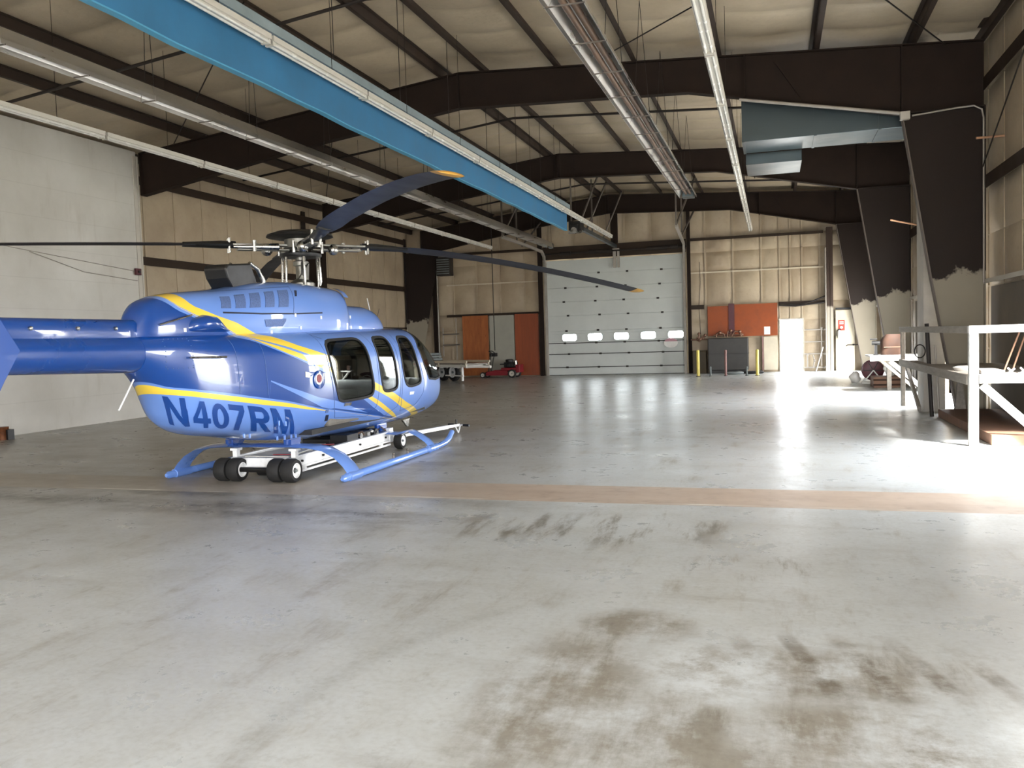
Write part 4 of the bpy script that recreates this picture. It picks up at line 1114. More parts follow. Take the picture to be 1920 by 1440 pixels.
def heli():
    H = thing('helicopter', 'blue helicopter with yellow stripes standing on the concrete floor', 'helicopter', (-5.93, 10, 0))
    def P(mb, name, m, parent=H, **k): return mb.build(name, m, parent, **k)

    # surface for projecting lettering, seams and fittings
    mb = MB()
    for T in (FUS, COW, FAIR): mb.rings(loft(T, 110, 80))
    bvh = BVHTree.FromPolygons([Vector(p) for p in mb.v], mb.f)
    def proj(y, z, eps=0., side=1):
        r = bvh.ray_cast(Vector((side * 3, y, z)), Vector((-side, 0, 0)))
        zz = z
        while r[0] is None and zz < z + .15:
            zz += .01; r = bvh.ray_cast(Vector((side * 3, y, zz)), Vector((-side, 0, 0)))
        if r[0] is None: r = bvh.find_nearest(Vector((side * .5, y, z)))
        nrm = r[1] if r[1].x * side > 0 else -r[1]
        return r[0] + nrm * eps
    def project2d(verts, faces, eps, grid=.05, thick=0.):
        """2-D faces in (y, z), cut on a grid and laid on the fuselage side"""
        bm = bmesh.new(); vs = [bm.verts.new((0, p[0], p[1])) for p in verts]
        for f in faces:
            try: bm.faces.new([vs[i] for i in f])
            except ValueError: pass
        ys = [p[0] for p in verts]; zs = [p[1] for p in verts]
        for k in (1, 2):
            lo, hi = (min(ys), max(ys)) if k == 1 else (min(zs), max(zs))
            q = lo + grid / 2
            while q < hi:
                co = Vector((0, 0, 0)); co[k] = q; no = Vector((0, 0, 0)); no[k] = 1
                bmesh.ops.bisect_plane(bm, geom=bm.verts[:] + bm.edges[:] + bm.faces[:], plane_co=co, plane_no=no, dist=1e-6)
                q += grid
        bmesh.ops.triangulate(bm, faces=bm.faces[:])
        for v in bm.verts: v.co = proj(v.co.y, v.co.z, eps)
        for f in bm.faces:
            f.normal_update()
            if f.normal.x < 0: f.normal_flip()
        if thick:
            r = bmesh.ops.extrude_face_region(bm, geom=bm.faces[:])
            for v in [g for g in r['geom'] if isinstance(g, bmesh.types.BMVert)]: v.co.x += thick
        me = bpy.data.meshes.new('decal'); bm.to_mesh(me); bm.free(); return me
    def decal(name, polys, m, parent, eps=.004, grid=.05, thick=.003):
        V = []; F = []
        for p in polys:
            o = len(V); V += p; F.append(list(range(o, o + len(p))))
        me = project2d(V, F, eps, grid, thick); me.name = name; me.materials.append(m)
        me.polygons.foreach_set('use_smooth', [True] * len(me.polygons)); me.set_sharp_from_angle(angle=math.radians(50))
        o = bpy.data.objects.new(name, me); C.objects.link(o); o.parent = parent; return o
    def seam(name, pts, w, m, parent):
        polys = []
        for a, b in zip(pts[:-1], pts[1:]):
            a, b = Vector(a), Vector(b); n = Vector((-(b - a).y, (b - a).x)).normalized() * w / 2
            polys.append([tuple(a - n), tuple(b - n), tuple(b + n), tuple(a + n)])
        return decal(name, polys, m, parent, .002, .06, .002)

    # ---- fuselage: hollow shell with real window openings
    sh = MB(); sh.rings(loft(FUS, 90, 64), 0)
    inner = loft(FUS, 50, 64, -.95, 3.80, -.035)
    k = len(sh.v); sh.rings([r[::-1] for r in inner], 1)
    shell = sh.mesh('fuselage', [M['livery'], M['cabin_lining']], None, 0, recalc=False)
    def flipfix(me):
        bm = bmesh.new(); bm.from_mesh(me)
        # outer part must face out, inner part must face the cavity
        isl = {}
        for f in bm.faces:
            pass
        c0 = [f for f in bm.faces if f.material_index == 0]; c1 = [f for f in bm.faces if f.material_index == 1]
        bmesh.ops.recalc_face_normals(bm, faces=c0); bmesh.ops.recalc_face_normals(bm, faces=c1)
        bmesh.ops.reverse_faces(bm, faces=c1)
        bm.to_mesh(me); bm.free()
    flipfix(shell)
    def boolean(a, b, op):
        oa = bpy.data.objects.new('tmp_a', a); ob = bpy.data.objects.new('tmp_b', b)
        C.objects.link(oa); C.objects.link(ob)
        md = oa.modifiers.new('b', 'BOOLEAN'); md.operation = op; md.object = ob; md.solver = 'EXACT'
        dg = bpy.context.evaluated_depsgraph_get()
        me = bpy.data.meshes.new_from_object(oa.evaluated_get(dg), preserve_all_data_layers=False, depsgraph=dg)
        bpy.data.objects.remove(oa); bpy.data.objects.remove(ob)
        return me
    def chaikin(p, n=2, keep=.18):
        for _ in range(n):
            q = []
            for i in range(len(p)):
                a, b = p[i], p[(i + 1) % len(p)]
                q += [(a[0] + (b[0] - a[0]) * keep, a[1] + (b[1] - a[1]) * keep), (a[0] + (b[0] - a[0]) * (1 - keep), a[1] + (b[1] - a[1]) * (1 - keep))]
            p = q
        return p
    def grow(p, d):
        n = len(p); out = []
        ar = sum(p[i][0] * p[(i + 1) % n][1] - p[(i + 1) % n][0] * p[i][1] for i in range(n)); s = 1 if ar > 0 else -1
        for i in range(n):
            a, b, c = Vector(p[i - 1]), Vector(p[i]), Vector(p[(i + 1) % n])
            e1 = (b - a).normalized(); e2 = (c - b).normalized()
            nn = Vector((e1.y + e2.y, -e1.x - e2.x)); nn = nn.normalized() if nn.length > 1e-6 else Vector((e1.y, -e1.x))
            k = max(.5, nn.dot(Vector((e1.y, -e1.x)))); out.append(tuple(b + nn * s * d / k))
        return out
    WINS = {
        'passenger': [(-.70, 1.63), (-.2, 1.645), (.19, 1.655), (.29, 1.56), (.35, 1.40), (.41, 1.2), (.47, 1.03), (.46, .91), (.36, .875), (-.12, .865), (-.42, .87), (-.50, 1.0), (-.62, 1.3)],
        'middle': [(.60, 1.655), (1.03, 1.672), (1.10, 1.60), (1.13, 1.45), (1.19, 1.23), (1.24, 1.01), (1.19, .915), (.79, .905), (.71, 1.05), (.64, 1.38)],
        'front': [(1.48, 1.662), (1.90, 1.668), (1.94, 1.58), (1.97, 1.33), (2.13, 1.04), (2.10, .945), (1.54, .918), (1.43, 1.2), (1.40, 1.45)]}
    SHIELD = [(2.36, 1.80), (2.34, 1.72), (2.17, 1.50), (2.30, 1.22), (2.52, 1.0), (2.9, .97), (3.5, 1.0), (4.2, 1.02), (4.2, 1.4), (3.3, 1.9), (2.6, 2.0)]
    def cutter(poly, x0, x1): 
        q = MB(); q.prism(poly, 'x', x0, x1); return q.mesh('cut', M['black'])
    polys = {k: chaikin(v, 2, .22) for k, v in WINS.items()}
    for k, p in polys.items(): shell = boolean(shell, cutter(p, -1.3, 1.3), 'DIFFERENCE')
    shell = boolean(shell, cutter(SHIELD, -1.3, 1.3), 'DIFFERENCE')
    shell.name = 'fuselage'
    shell.materials.clear(); shell.materials.append(M['livery']); shell.materials.append(M['cabin_lining'])
    shell.polygons.foreach_set('use_smooth', [True] * len(shell.polygons)); shell.set_sharp_from_angle(angle=math.radians(38))
    fo = bpy.data.objects.new('fuselage', shell); C.objects.link(fo); fo.parent = H

    def thin(d0, d1):
        q = MB(); q.rings(loft(FUS, 70, 64, -1.2, 3.94, d0), 0); q.rings([r[::-1] for r in loft(FUS, 70, 64, -1.19, 3.93, d1)], 1)
        me = q.mesh('thin', [M['canopy'], M['canopy']], None, 0, recalc=False); flipfix(me); return me
    for side, (x0, x1) in (('right', (.02, 1.3)), ('left', (-1.3, -.02))):
        for k, p in polys.items():
            me = boolean(thin(-.006, -.012), cutter(p, x0, x1), 'INTERSECT'); me.materials.clear(); me.materials.append(M['canopy'])
            me.polygons.foreach_set('material_index', [0] * len(me.polygons))
            me.polygons.foreach_set('use_smooth', [True] * len(me.polygons)); me.set_sharp_from_angle(angle=math.radians(30))
            o = bpy.data.objects.new('window_pane', me); C.objects.link(o); o.parent = H
            fr = boolean(boolean(thin(.006, -.03), cutter(grow(p, .022), x0, x1), 'INTERSECT'), cutter(grow(p, -.012), x0 - .1, x1 + .1), 'DIFFERENCE')
            fr.materials.clear(); fr.materials.append(M['rubber']); fr.polygons.foreach_set('material_index', [0] * len(fr.polygons))
            q = bpy.data.objects.new('window_seal', fr); C.objects.link(q); q.parent = o
    for x0, x1 in ((.028, 1.3), (-1.3, -.028)):
        me = boolean(thin(-.004, -.010), cutter(SHIELD, x0, x1), 'INTERSECT'); me.materials.clear(); me.materials.append(M['canopy'])
        me.polygons.foreach_set('material_index', [0] * len(me.polygons))
        me.polygons.foreach_set('use_smooth', [True] * len(me.polygons)); me.set_sharp_from_angle(angle=math.radians(30))
        o = bpy.data.objects.new('windshield', me); C.objects.link(o); o.parent = H
    me = boolean(thin(.002, -.04), cutter(SHIELD, -.03, .03), 'INTERSECT'); me.materials.clear(); me.materials.append(M['dark_blue'])
    me.polygons.foreach_set('material_index', [0] * len(me.polygons))
    o = bpy.data.objects.new('windshield_post', me); C.objects.link(o); o.parent = H
    fr = boolean(boolean(thin(.005, -.03), cutter(grow(SHIELD, .02), -1.3, 1.3), 'INTERSECT'), cutter(grow(SHIELD, -.012), -1.4, 1.4), 'DIFFERENCE')
    fr.materials.clear(); fr.materials.append(M['rubber']); fr.polygons.foreach_set('material_index', [0] * len(fr.polygons))
    o = bpy.data.objects.new('windshield_seal', fr); C.objects.link(o); o.parent = H

    # ---- cabin
    q = MB(); q.box(-.58, .58, -.9, 2.6, .50, .56); P(q, 'cabin_floor', M['cabin_lining'])
    q = MB(); q.box(-.62, .62, -.55, .30, .56, .98); P(q, 'bench_seat', M['bench'], bev=.04)
    q = MB(); q.box(-.62, .62, -.72, -.56, .9, 1.58); P(q, 'seat_back', M['seat'], bev=.05)
    q = MB(); q.box(-.58, .58, .82, .98, .56, 1.42); P(q, 'cabin_divider', M['seat'], bev=.04)
    for x in (-.34, .34):
        q = MB(); q.box(x - .23, x + .23, 1.12, 1.62, .56, .86); q.box(x - .22, x + .22, 1.02, 1.14, .86, 1.42); q.box(x - .12, x + .12, 1.03, 1.12, 1.44, 1.6); P(q, 'pilot_seat', M['seat'], bev=.03)
    q = MB(); q.path([(.34, 1.22, .9), (.34, 1.24, 1.15), (.3, 1.2, 1.4)], [.13, .2, .1], 12); P(q, 'headset_bag', M['plastic_white'], smooth=50)
    q = MB(); q.prism([(2.5, .56), (3.0, .56), (3.1, .95), (2.75, 1.18), (2.45, 1.12)], 'x', -.42, .42); P(q, 'instrument_panel', M['black'], bev=.03)
    q = MB()
    for x in (-.25, 0, .25): q.lathe([(.07, 2.443), (.07, 2.45)], (x, 0, 1.0), 'y', 16)
    P(q, 'gauge', M['paper'])
    q = MB(); q.path([(.34, 2.1, .56), (.34, 1.95, .95), (.34, 1.98, 1.08)], .015, 8); P(q, 'control_stick', M['black'])

    # ---- upper cowlings
    q = MB(); q.rings(loft(COW, 70, 64)); cow = P(q, 'engine_cowling', M['livery'], smooth=42)
    q = MB(); q.rings(loft(FAIR, 40, 64)); P(q, 'transmission_fairing', M['livery'], smooth=42)
    q = MB(); R = [[(x * 1.08, y, z + .01) for x, z in sect(interp(COW, .4), 64)] for y in (.40, .52)]
    R = [[p for p in r if p[2] > 2.2] for r in R]
    n = min(len(R[0]), len(R[1])); q.add([p for p in R[0][:n]] + [p for p in R[1][:n]], [(i, i + 1, i + 1 + n, i + n) for i in range(n - 1)]); P(q, 'intake_lip', M['light_blue'], smooth=50)
    # air screens, louvre, slot
    scr = [[(-2.152, 2.133), (-2.007, 2.142), (-2.069, 2.008), (-2.212, 2.006)], [(-1.926, 2.158), (-1.767, 2.175), (-1.838, 2.017), (-1.997, 2.010)], [(-1.682, 2.184), (-1.523, 2.201), (-1.597, 2.029), (-1.775, 2.020)], [(-1.431, 2.211), (-1.26, 2.230), (-1.354, 2.038), (-1.516, 2.031)], [(-1.171, 2.239), (-.962, 2.255), (-1.075, 2.046), (-1.27, 2.038)]]
    for p in scr: decal('air_screen', [p[::-1]], M['screen'], cow, .004, .04)
    decal('louvre', [[(-1.557, 1.892), (-1.146, 1.908), (-1.161, 1.877), (-1.232, 1.815), (-1.538, 1.809)][::-1]], M['screen'], cow, .004, .04)
    decal('cowling_slot', [[(-.813, 2.254), (-.766, 2.256), (-.829, 2.182), (-.866, 2.18)][::-1]], M['dark_slot'], cow, .004, .04)
    seam('cowling_seam', [(-2.2, 1.962), (-1.59, 1.958), (-.9, 1.969), (-.3, 1.99)], .018, M['dark_slot'], cow)
    seam('cowling_seam', [(-2.2, 2.19), (-.86, 2.30), (-.98, 1.97)], .008, M['screen'], cow)
    seam('cowling_seam', [(.5, 2.09), (.47, 1.82)], .008, M['screen'], cow)
    for y, z in ((-2.75, 1.78), (-2.6, 1.80), (-2.3, 1.82), (-1.45, 1.75), (-.85, 1.80), (-.95, 1.95), (-.35, 1.93), (.55, 1.95)):
        q = MB(); p = proj(y, z, .004); q.box(p.x - .008, p.x + .008, p.y - .012, p.y + .012, p.z - .02, p.z + .02); P(q, 'cowling_latch', M['white_gloss'], cow)
    # side scoop
    q = MB(); R = []
    for (y, z0, z1, x) in ((-2.70, 1.76, 1.84, .0), (-2.64, 1.755, 1.90, .09), (-2.5, 1.75, 1.94, .12), (-2.36, 1.75, 1.93, .10), (-2.22, 1.75, 1.82, .05), (-2.12, 1.755, 1.78, .0)):
        R.append([(proj(y, (z0 + z1) / 2).x - .05 + (x + .05) * max(0, math.cos(a)) , y, (z0 + z1) / 2 + (z1 - z0) / 2 * math.sin(a)) for a in [-PI / 2 + PI * j / 9 for j in range(10)]])
    q.rings(R); P(q, 'side_scoop', M['dark_blue'], cow, smooth=50)
    q = MB(); q.tube(proj(-3.04, 1.83, .02), proj(-2.68, 1.92, .05), .009, 8); P(q, 'drain_tube', M['chrome'], cow)
    q = MB()
    e = [(-1.84, 2.47), (-1.80, 2.36), (-1.66, 2.20), (-1.22, 2.24), (-1.27, 2.40), (-1.36, 2.555), (-1.80, 2.515)]
    q.prism(e, 'x', -.15, .15); ex = P(q, 'exhaust_stack', M['black'], bev=.02)
    for x in (-.13, .13):
        q = MB(); q.path([(x, -1.36, 2.56), (x, -1.20, 2.50), (x, -1.10, 2.38), (x, -1.08, 2.26)], [.02, .025, .03, .04], 8); P(q, 'exhaust_rim', M['chrome'], ex, smooth=50)

    # ---- tail
    bt = [(-8.4, .115, 1.70), (-3.1, .19, 1.565)]
    q = MB(); q.rings([[(r * math.cos(a), y, zc + r * math.sin(a)) for a in [2 * PI * j / 40 for j in range(40)]] for y, r, zc in ((-8.4, .115, 1.66), (-6, .145, 1.615), (-3.6, .178, 1.565), (-3.19, .188, 1.56))]); boom = P(q, 'tail_boom', M['dark_blue'], smooth=40)
    q = MB(); q.rings([[(w * (.75 if k in (2, 3) else 1) * sx, y, z) for k, (sx, z) in enumerate(((-1, zb), (-1, zb + .08), (-.9, zt - .03), (-.5, zt), (.5, zt), (.9, zt - .03), (1, zb + .08), (1, zb)))] for y, w, zb, zt in ((-8.3, .09, 1.74, 1.90), (-3.1, .105, 1.69, 1.885))])
    P(q, 'driveshaft_cover', M['dark_blue'], boom, smooth=40, bev=.015)
    q = MB()
    for y in (-4.45, -3.95, -3.5): q.lathe([(.018, 0), (.018, .02), (.01, .026)], (.098, y, 1.80), 'x', 12)
    P(q, 'cover_latch', M['chrome'], boom)
    q = MB()
    for zz in (1.69, 1.40):
        for k in range(6): p = proj(-3.0 + k * .05, zz, .002); q.ball(p, .006, n=6)
    for k in range(6):
        p = proj(-3.02, 1.42 + k * .05, .002); q.ball(p, .006, n=6); p = proj(-2.75, 1.42 + k * .05, .002); q.ball(p, .006, n=6)
    P(q, 'rivets', M['screen'], fo)
    # horizontal stabiliser with end plates
    q = MB(); q.rings([[(x, -5.80 + c * .38, 1.66 + t * .035) for c, t in ((-.5, 0), (-.2, 1), (.2, 1), (.5, .3), (.5, -.3), (.2, -1), (-.2, -1))] for x in (-1.0, 1.0)]); st = P(q, 'stabilizer', M['dark_blue'], boom, smooth=40)
    epm = mat('end_plate_blue', DB, .5, 0, .01, 1, coat=.2)
    for s in (-1, 1):
        pl = [(-5.405, 1.615), (-5.595, 1.90), (-5.70, 2.12), (-5.99, 2.12), (-6.02, 1.5), (-5.96, 1.20), (-5.68, 1.20), (-5.54, 1.42)]
        q = MB(); q.prism(pl, 'x', s * 1.0 - .015, s * 1.0 + .015); e = P(q, 'end_plate', epm, st, bev=.006)
    q = MB(); q.prism([(-8.0, 1.75), (-7.5, 1.75), (-8.5, 2.75), (-8.85, 2.75)], 'x', -.03, .03); q.prism([(-8.0, 1.6), (-7.7, 1.6), (-8.3, .85), (-8.55, .85)], 'x', -.03, .03); P(q, 'tail_fin', M['dark_blue'], boom, bev=.01)
    q = MB(); q.tube((0, -3.18, 1.31), (0.02, -3.42, 1.03), .008, 8); P(q, 'tail_antenna', M['white_gloss'])

    # ---- lettering on the lower side
    QUADS = {'N': [(-2.941, 1.133, .12), (-2.747, .828, .04), (-2.807, 1.10, .28), (-2.644, .798, .2)], '4': [(-2.764, 1.073, .31), (-2.605, .783, .22), (-2.596, 1.046, .38), (-2.425, .758, .29)],
             '0': [(-2.562, 1.03, .39), (-2.401, .751, .29), (-2.371, 1.003, .44), (-2.185, .721, .34)], '7': [(-2.347, .998, .45), (-2.165, .711, .33), (-2.147, .967, .49), (-1.936, .676, .36)],
             'R': [(-2.089, .96, .51), (-1.844, .661, .37), (-1.798, .916, .55), (-1.507, .608, .41)], 'M': [(-1.745, .904, .56), (-1.442, .588, .4), (-1.408, .854, .61), (-1.047, .536, .42)]}
    def ring(cx, cy, rx, ry, ix, iy, a0, a1, n):
        out = []
        for k in range(n):
            t0, t1 = math.radians(a0 + (a1 - a0) * k / n), math.radians(a0 + (a1 - a0) * (k + 1) / n)
            out.append([(cx + ix * math.cos(t0), cy + iy * math.sin(t0)), (cx + rx * math.cos(t0), cy + ry * math.sin(t0)), (cx + rx * math.cos(t1), cy + ry * math.sin(t1)), (cx + ix * math.cos(t1), cy + iy * math.sin(t1))])
        return out
    GLYPH = {
        'N': [[(0, 0), (.25, 0), (.25, 1), (0, 1)][::1], [(.25, .66), (.75, .02), (.75, .34), (.25, 1)], [(.75, 0), (1, 0), (1, 1), (.75, 1)]],
        'M': [[(0, 0), (.2, 0), (.2, 1), (0, 1)], [(.2, .72), (.42, 0), (.5, 0), (.5, .32), (.29, 1), (.2, 1)], [(.5, 0), (.58, 0), (.8, .72), (.8, 1), (.71, 1), (.5, .32)], [(.8, 0), (1, 0), (1, 1), (.8, 1)]],
        '7': [[(0, .80), (1, .80), (1, 1), (0, 1)], [(.66, .80), (1, .80), (.77, .52), (.63, .25), (.57, 0), (.24, 0), (.31, .28), (.46, .56)]],
        '4': [[(.54, 0), (.82, 0), (.82, 1), (.54, 1)], [(0, .21), (.54, .21), (.54, .41), (0, .41)], [(.82, .21), (1, .21), (1, .41), (.82, .41)], [(0, .41), (.24, .41), (.54, .76), (.54, 1)]],
        '0': ring(.5, .5, .5, .5, .20, .31, 0, 360, 26),
        'R': [[(0, 0), (.27, 0), (.27, 1), (0, 1)], [(.27, .81), (.6, .81), (.6, 1), (.27, 1)], [(.27, .40), (.6, .40), (.6, .58), (.27, .58)], [(.38, .40), (.68, .40), (1, 0), (.68, 0)]] + ring(.6, .70, .39, .30, .12, .115, -90, 90, 10)}
    for chr_, (TL, BL, TR, BRt) in QUADS.items():
        # cut the flat glyph on a fine grid, then lay each point on the nearest skin
        bm = bmesh.new()
        for poly in GLYPH[chr_]: bm.faces.new([bm.verts.new((u, w, 0)) for u, w in poly])
        bmesh.ops.remove_doubles(bm, verts=bm.verts[:], dist=1e-4)
        for k in (0, 1):
            for i in range(1, 12):
                co = Vector((0, 0, 0)); co[k] = i / 12 + .003; no = Vector((0, 0, 0)); no[k] = 1
                bmesh.ops.bisect_plane(bm, geom=bm.verts[:] + bm.edges[:] + bm.faces[:], plane_co=co, plane_no=no, dist=1e-6)
        bmesh.ops.triangulate(bm, faces=bm.faces[:])
        q3 = [Vector((c[2], c[0], c[1])) for c in (TL, BL, TR, BRt)]
        nrm = {}
        for v in bm.verts:
            u, w = v.co.x, v.co.y
            r = bvh.find_nearest((1 - u) * ((1 - w) * q3[1] + w * q3[0]) + u * ((1 - w) * q3[3] + w * q3[2]))
            n = r[1] if r[1].x > 0 else -r[1]
            v.co = r[0] + n * .005; nrm[v.index] = n
        for f in bm.faces:
            f.normal_update()
            if f.normal.x - f.normal.y * .8 < 0: f.normal_flip()
        dm = bpy.data.meshes.new('registration_letter'); bm.to_mesh(dm); bm.free(); dm.materials.append(M['dark_blue'])
        dm.polygons.foreach_set('use_smooth', [True] * len(dm.polygons))
        o = bpy.data.objects.new('registration_letter', dm); C.objects.link(o); o.parent = fo

    # ---- side fittings
    def disc(name, y, z, r0, r1, h, m, parent, n=28):
        c = proj(y, z, 0); nrm = (proj(y, z, .1) - c).normalized(); a = Vector((0, 1, 0)); a = (a - nrm * a.dot(nrm)).normalized(); b = nrm.cross(a)
        q = MB(); vs = []
        for rr, hh in ((r0, -.01), (r0, h), (r1, h + .004)):
            for j in range(n): t = 2 * PI * j / n; vs.append(c + (a * math.cos(t) + b * math.sin(t)) * rr + nrm * hh)
        fs = [(i * n + j, i * n + (j + 1) % n, (i + 1) * n + (j + 1) % n, (i + 1) * n + j) for i in range(2) for j in range(n)] + [tuple(range(2 * n, 3 * n))]
        q.add(vs, fs); return P(q, name, m, parent, smooth=40)
    cap = disc('fuel_cap', -.90, 1.17, .11, .10, .012, M['dark_blue'], fo)
    disc('cap_ring', -.925, 1.18, .07, .066, .022, M['white_gloss'], cap); disc('cap_centre', -.93, 1.185, .05, .046, .028, M['red'], cap)
    q = MB(); q.tube(proj(-2.80, 1.50, .05), proj(-2.40, 1.49, .05), .011, 8); q.tube(proj(-2.78, 1.50, 0), proj(-2.78, 1.50, .05), .008, 6); q.tube(proj(-2.42, 1.49, 0), proj(-2.42, 1.49, .05), .008, 6); P(q, 'grab_handle', M['chrome'], fo)
    decal('door_latch', [[(-.30, .80), (-.15, .80), (-.14, .835), (-.30, .84)]], M['chrome'], fo, .006, .05, .008)
    decal('door_latch', [[(1.66, .80), (1.80, .80), (1.82, .84), (1.66, .845)]], M['white_gloss'], fo, .006, .05, .008)
    decal('data_plate', [[(-1.17, 1.28), (-1.08, 1.26), (-1.08, 1.20), (-1.17, 1.215)][::-1]], M['chrome'], fo, .004, .05)
    decal('step_slot', [[(-.66, .72), (-.60, .72), (-.56, .64), (-.62, .64)]], M['dark_slot'], fo, .004, .04)
    decal('step_slot', [[(-.70, .79), (-.64, .79), (-.63, .75), (-.69, .75)]], M['screen'], fo, .004, .04)
    for pts in ([(-.66, 1.66), (-.78, 1.70), (-.80, 1.74)], [(-.80, 1.72), (.42, 1.745), (.56, 1.5), (.62, 1.1), (.62, .72), (.45, .60), (-.42, .66), (-.52, .80), (-.80, 1.72)], [(.58, 1.74), (1.12, 1.745), (1.24, 1.5), (1.34, 1.05), (1.32, .66), (.95, .52)], [(1.36, 1.74), (2.0, 1.745), (2.05, 1.35), (2.27, .98), (2.24, .80), (2.0, .62), (1.5, .58), (1.40, .75), (1.36, 1.74)]):
        seam('door_seam', pts, .007, M['screen'], fo)
    for pts in ([(-2.25, 1.70), (-2.2, 1.1)], [(-1.85, 1.62), (-1.8, 1.05)], [(-1.0, 1.38), (-.95, 1.3)]): seam('skin_seam', pts, .004, M['screen'], fo)
    for y, z in ((-1.86, .62), (-1.78, .61), (-1.26, .52), (-1.16, .52), (-1.05, .515), (-.98, .515), (-1.52, .72), (-1.4, .7)):
        q = MB(); p = proj(y, z, .01); q.box(p.x - .006, p.x + .01, p.y - .01, p.y + .01, p.z - .03, p.z + .03); P(q, 'step_bracket', M['light_blue'], fo)
    q = MB(); q.path([(.05, 1.98, 1.80), (.06, 1.86, 2.02), (.07, 1.74, 2.26)], [.012, .008, .005], 8); P(q, 'whip_antenna', M['white_gloss'], smooth=50)
    q = MB(); q.tube((.02, 2.1, 1.86), (.0, 2.28, 2.12), .004, 6); q.tube((.02, 2.1, 1.86), (.02, 2.0, 1.98), .006, 6); P(q, 'wire_cutter', M['rod'])
    q = MB(); q.prism([(2.28, .36), (2.55, .36), (2.5, .24), (2.46, .24)], 'x', .3, .33); P(q, 'lower_wire_cutter', M['chrome'])

    # ---- rotor
    q = MB(); q.lathe([(.17, 2.3), (.17, 2.40), (.10, 2.44), (.07, 2.46), (.07, 2.62), (.10, 2.63), (.10, 2.68), (.065, 2.70), (.065, 2.95)], (0, 0, 0), 'z', 20); mast = P(q, 'rotor_mast', M['dull_metal'], smooth=35)
    q = MB(); q.lathe([(.26, 2.735), (.27, 2.75), (.27, 2.78), (.2, 2.80), (.07, 2.80)], (0, 0, 0), 'z', 24); P(q, 'swashplate', M['black_steel'], mast, smooth=35)
    for a in (20, 60, 200, 250, 310, 130):
        a = math.radians(a); c, s = math.cos(a), math.sin(a)
        q = MB(); q.path([(c * .24, s * .24, 2.36), (c * .25, s * .25, 2.42), (c * .24, s * .24, 2.72), (c * .24, s * .24, 2.76)], [.01, .018, .018, .01], 8); P(q, 'pitch_link', M['chrome'], mast, smooth=50)
    q = MB(); q.path([(.07, -.1, 2.42), (.14, -.2, 2.55), (.07, -.08, 2.66)], .022, 8); q.prism([(-.26, 2.44), (-.02, 2.44), (.0, 2.66)], 'x', .1, .12); P(q, 'scissor_link', M['dull_metal'], mast)
    q = MB(); q.lathe([(.05, 3.085), (.30, 3.07), (.42, 3.03), (.43, 3.0), (.36, 2.985), (.1, 2.98)], (0, 0, 0), 'z', 32); hub = P(q, 'hub_fairing', M['black_steel'], mast, smooth=35)
    q = MB(); q.lathe([(.1, 2.84), (.2, 2.86), (.2, 2.97), (.1, 2.98)], (0, 0, 0), 'z', 20); hb = P(q, 'rotor_hub', M['dull_metal'], smooth=35)
    AZ = ((-47, 2.90, 2.86, 2.93), (-137, 2.89, 2.78, 2.885), (133, 2.90, 2.30, 2.75), (43, 2.90, 2.27, 2.74))
    for az, zr, zt, zm_ in AZ:
        a = math.radians(az); D = Vector((math.cos(a), math.sin(a), 0)); N = Vector((-D.y, D.x, 0))
        def zc(r):                       # root to tip sag
            if az == -47:                # this blade cones up, then sags at the tip
                tb = [(0, 2.90), (.8, 2.905), (1.5, 2.946), (2.1, 2.978), (3.1, 2.986), (4.0, 2.962), (4.8, 2.91), (5.35, 2.848)]
                return interp(tb, r)[0]
            u = max(0, (r - .5) / 4.83); return zr + (zt - zr) * u ** 1.7
        # yoke arm and damper
        q = MB(); q.bar(D * .12 + Vector((0, 0, zr)), D * .86 + Vector((0, 0, zc(.86))), .16, .03); q.bar(D * .15 + Vector((0, 0, zr - .06)), D * .8 + Vector((0, 0, zc(.8) - .06)), .12, .025)
        P(q, 'yoke_arm', M['dull_metal'], hb, bev=.008)
        q = MB(); q.path([D * .3 + N * .1 + Vector((0, 0, zr - .03)), D * .5 + N * .1 + Vector((0, 0, zr - .03)), D * .85 + N * .06 + Vector((0, 0, zc(.85) - .03))], [.05, .035, .022], 10)
        q.ball(D * .42 - N * .06 + Vector((0, 0, zr - .06)), .075, n=12); q.tube(D * .25 - N * .14 + Vector((0, 0, zr - .12)), D * .25 - N * .14 + Vector((0, 0, zr + .03)), .02, 8)
        q.tube(D * .6 + N * .1 + Vector((0, 0, zr - .09)), D * .6 + N * .1 + Vector((0, 0, zr + .05)), .025, 8)
        P(q, 'damper', M['chrome'], hb, smooth=40)
        q = MB()
        for e in (-1, 1): q.tube(D * .9 + N * e * .05 + Vector((0, 0, zc(.9) - .10)), D * .9 + N * e * .05 + Vector((0, 0, zc(.9) + .085)), .018, 8)
        P(q, 'blade_bolt', M['chrome'], hb)
        q = MB(); R = []
        for r, w, h in ((.82, .15, .045), (1.0, .16, .05), (1.2, .17, .04), (1.45, .2, .03)):
            R.append([D * r + N * (w / 2 * math.cos(t)) + Vector((0, 0, zc(r) + h * math.sin(t))) for t in [2 * PI * j / 14 for j in range(14)]])
        q.rings([[tuple(p) for p in r] for r in R]); bl_root = P(q, 'blade_cuff', M['black'], hb, smooth=40)
        prof = [(.5, 0), (.38, .5), (.15, .85), (-.15, .8), (-.42, .35), (-.5, .02), (-.42, -.2), (-.1, -.5), (.2, -.55), (.4, -.35)]
        q = MB(); R = []
        for k in range(25):
            r = 1.3 + (5.20 - 1.3) * k / 24; c = .27 if r > 1.6 else .20 + .07 * (r - 1.3) / .3
            tw = math.radians(1.2 * r - 12)
            R.append([tuple(D * r + N * (c * (u * math.cos(tw) - v * .09 * math.sin(tw))) + Vector((0, 0, zc(r) + c * (u * math.sin(tw) + v * .09 * math.cos(tw))))) for u, v in prof])
        q.rings(R); b = P(q, 'rotor_blade', M['blade'], smooth=35)
        q = MB(); R = []
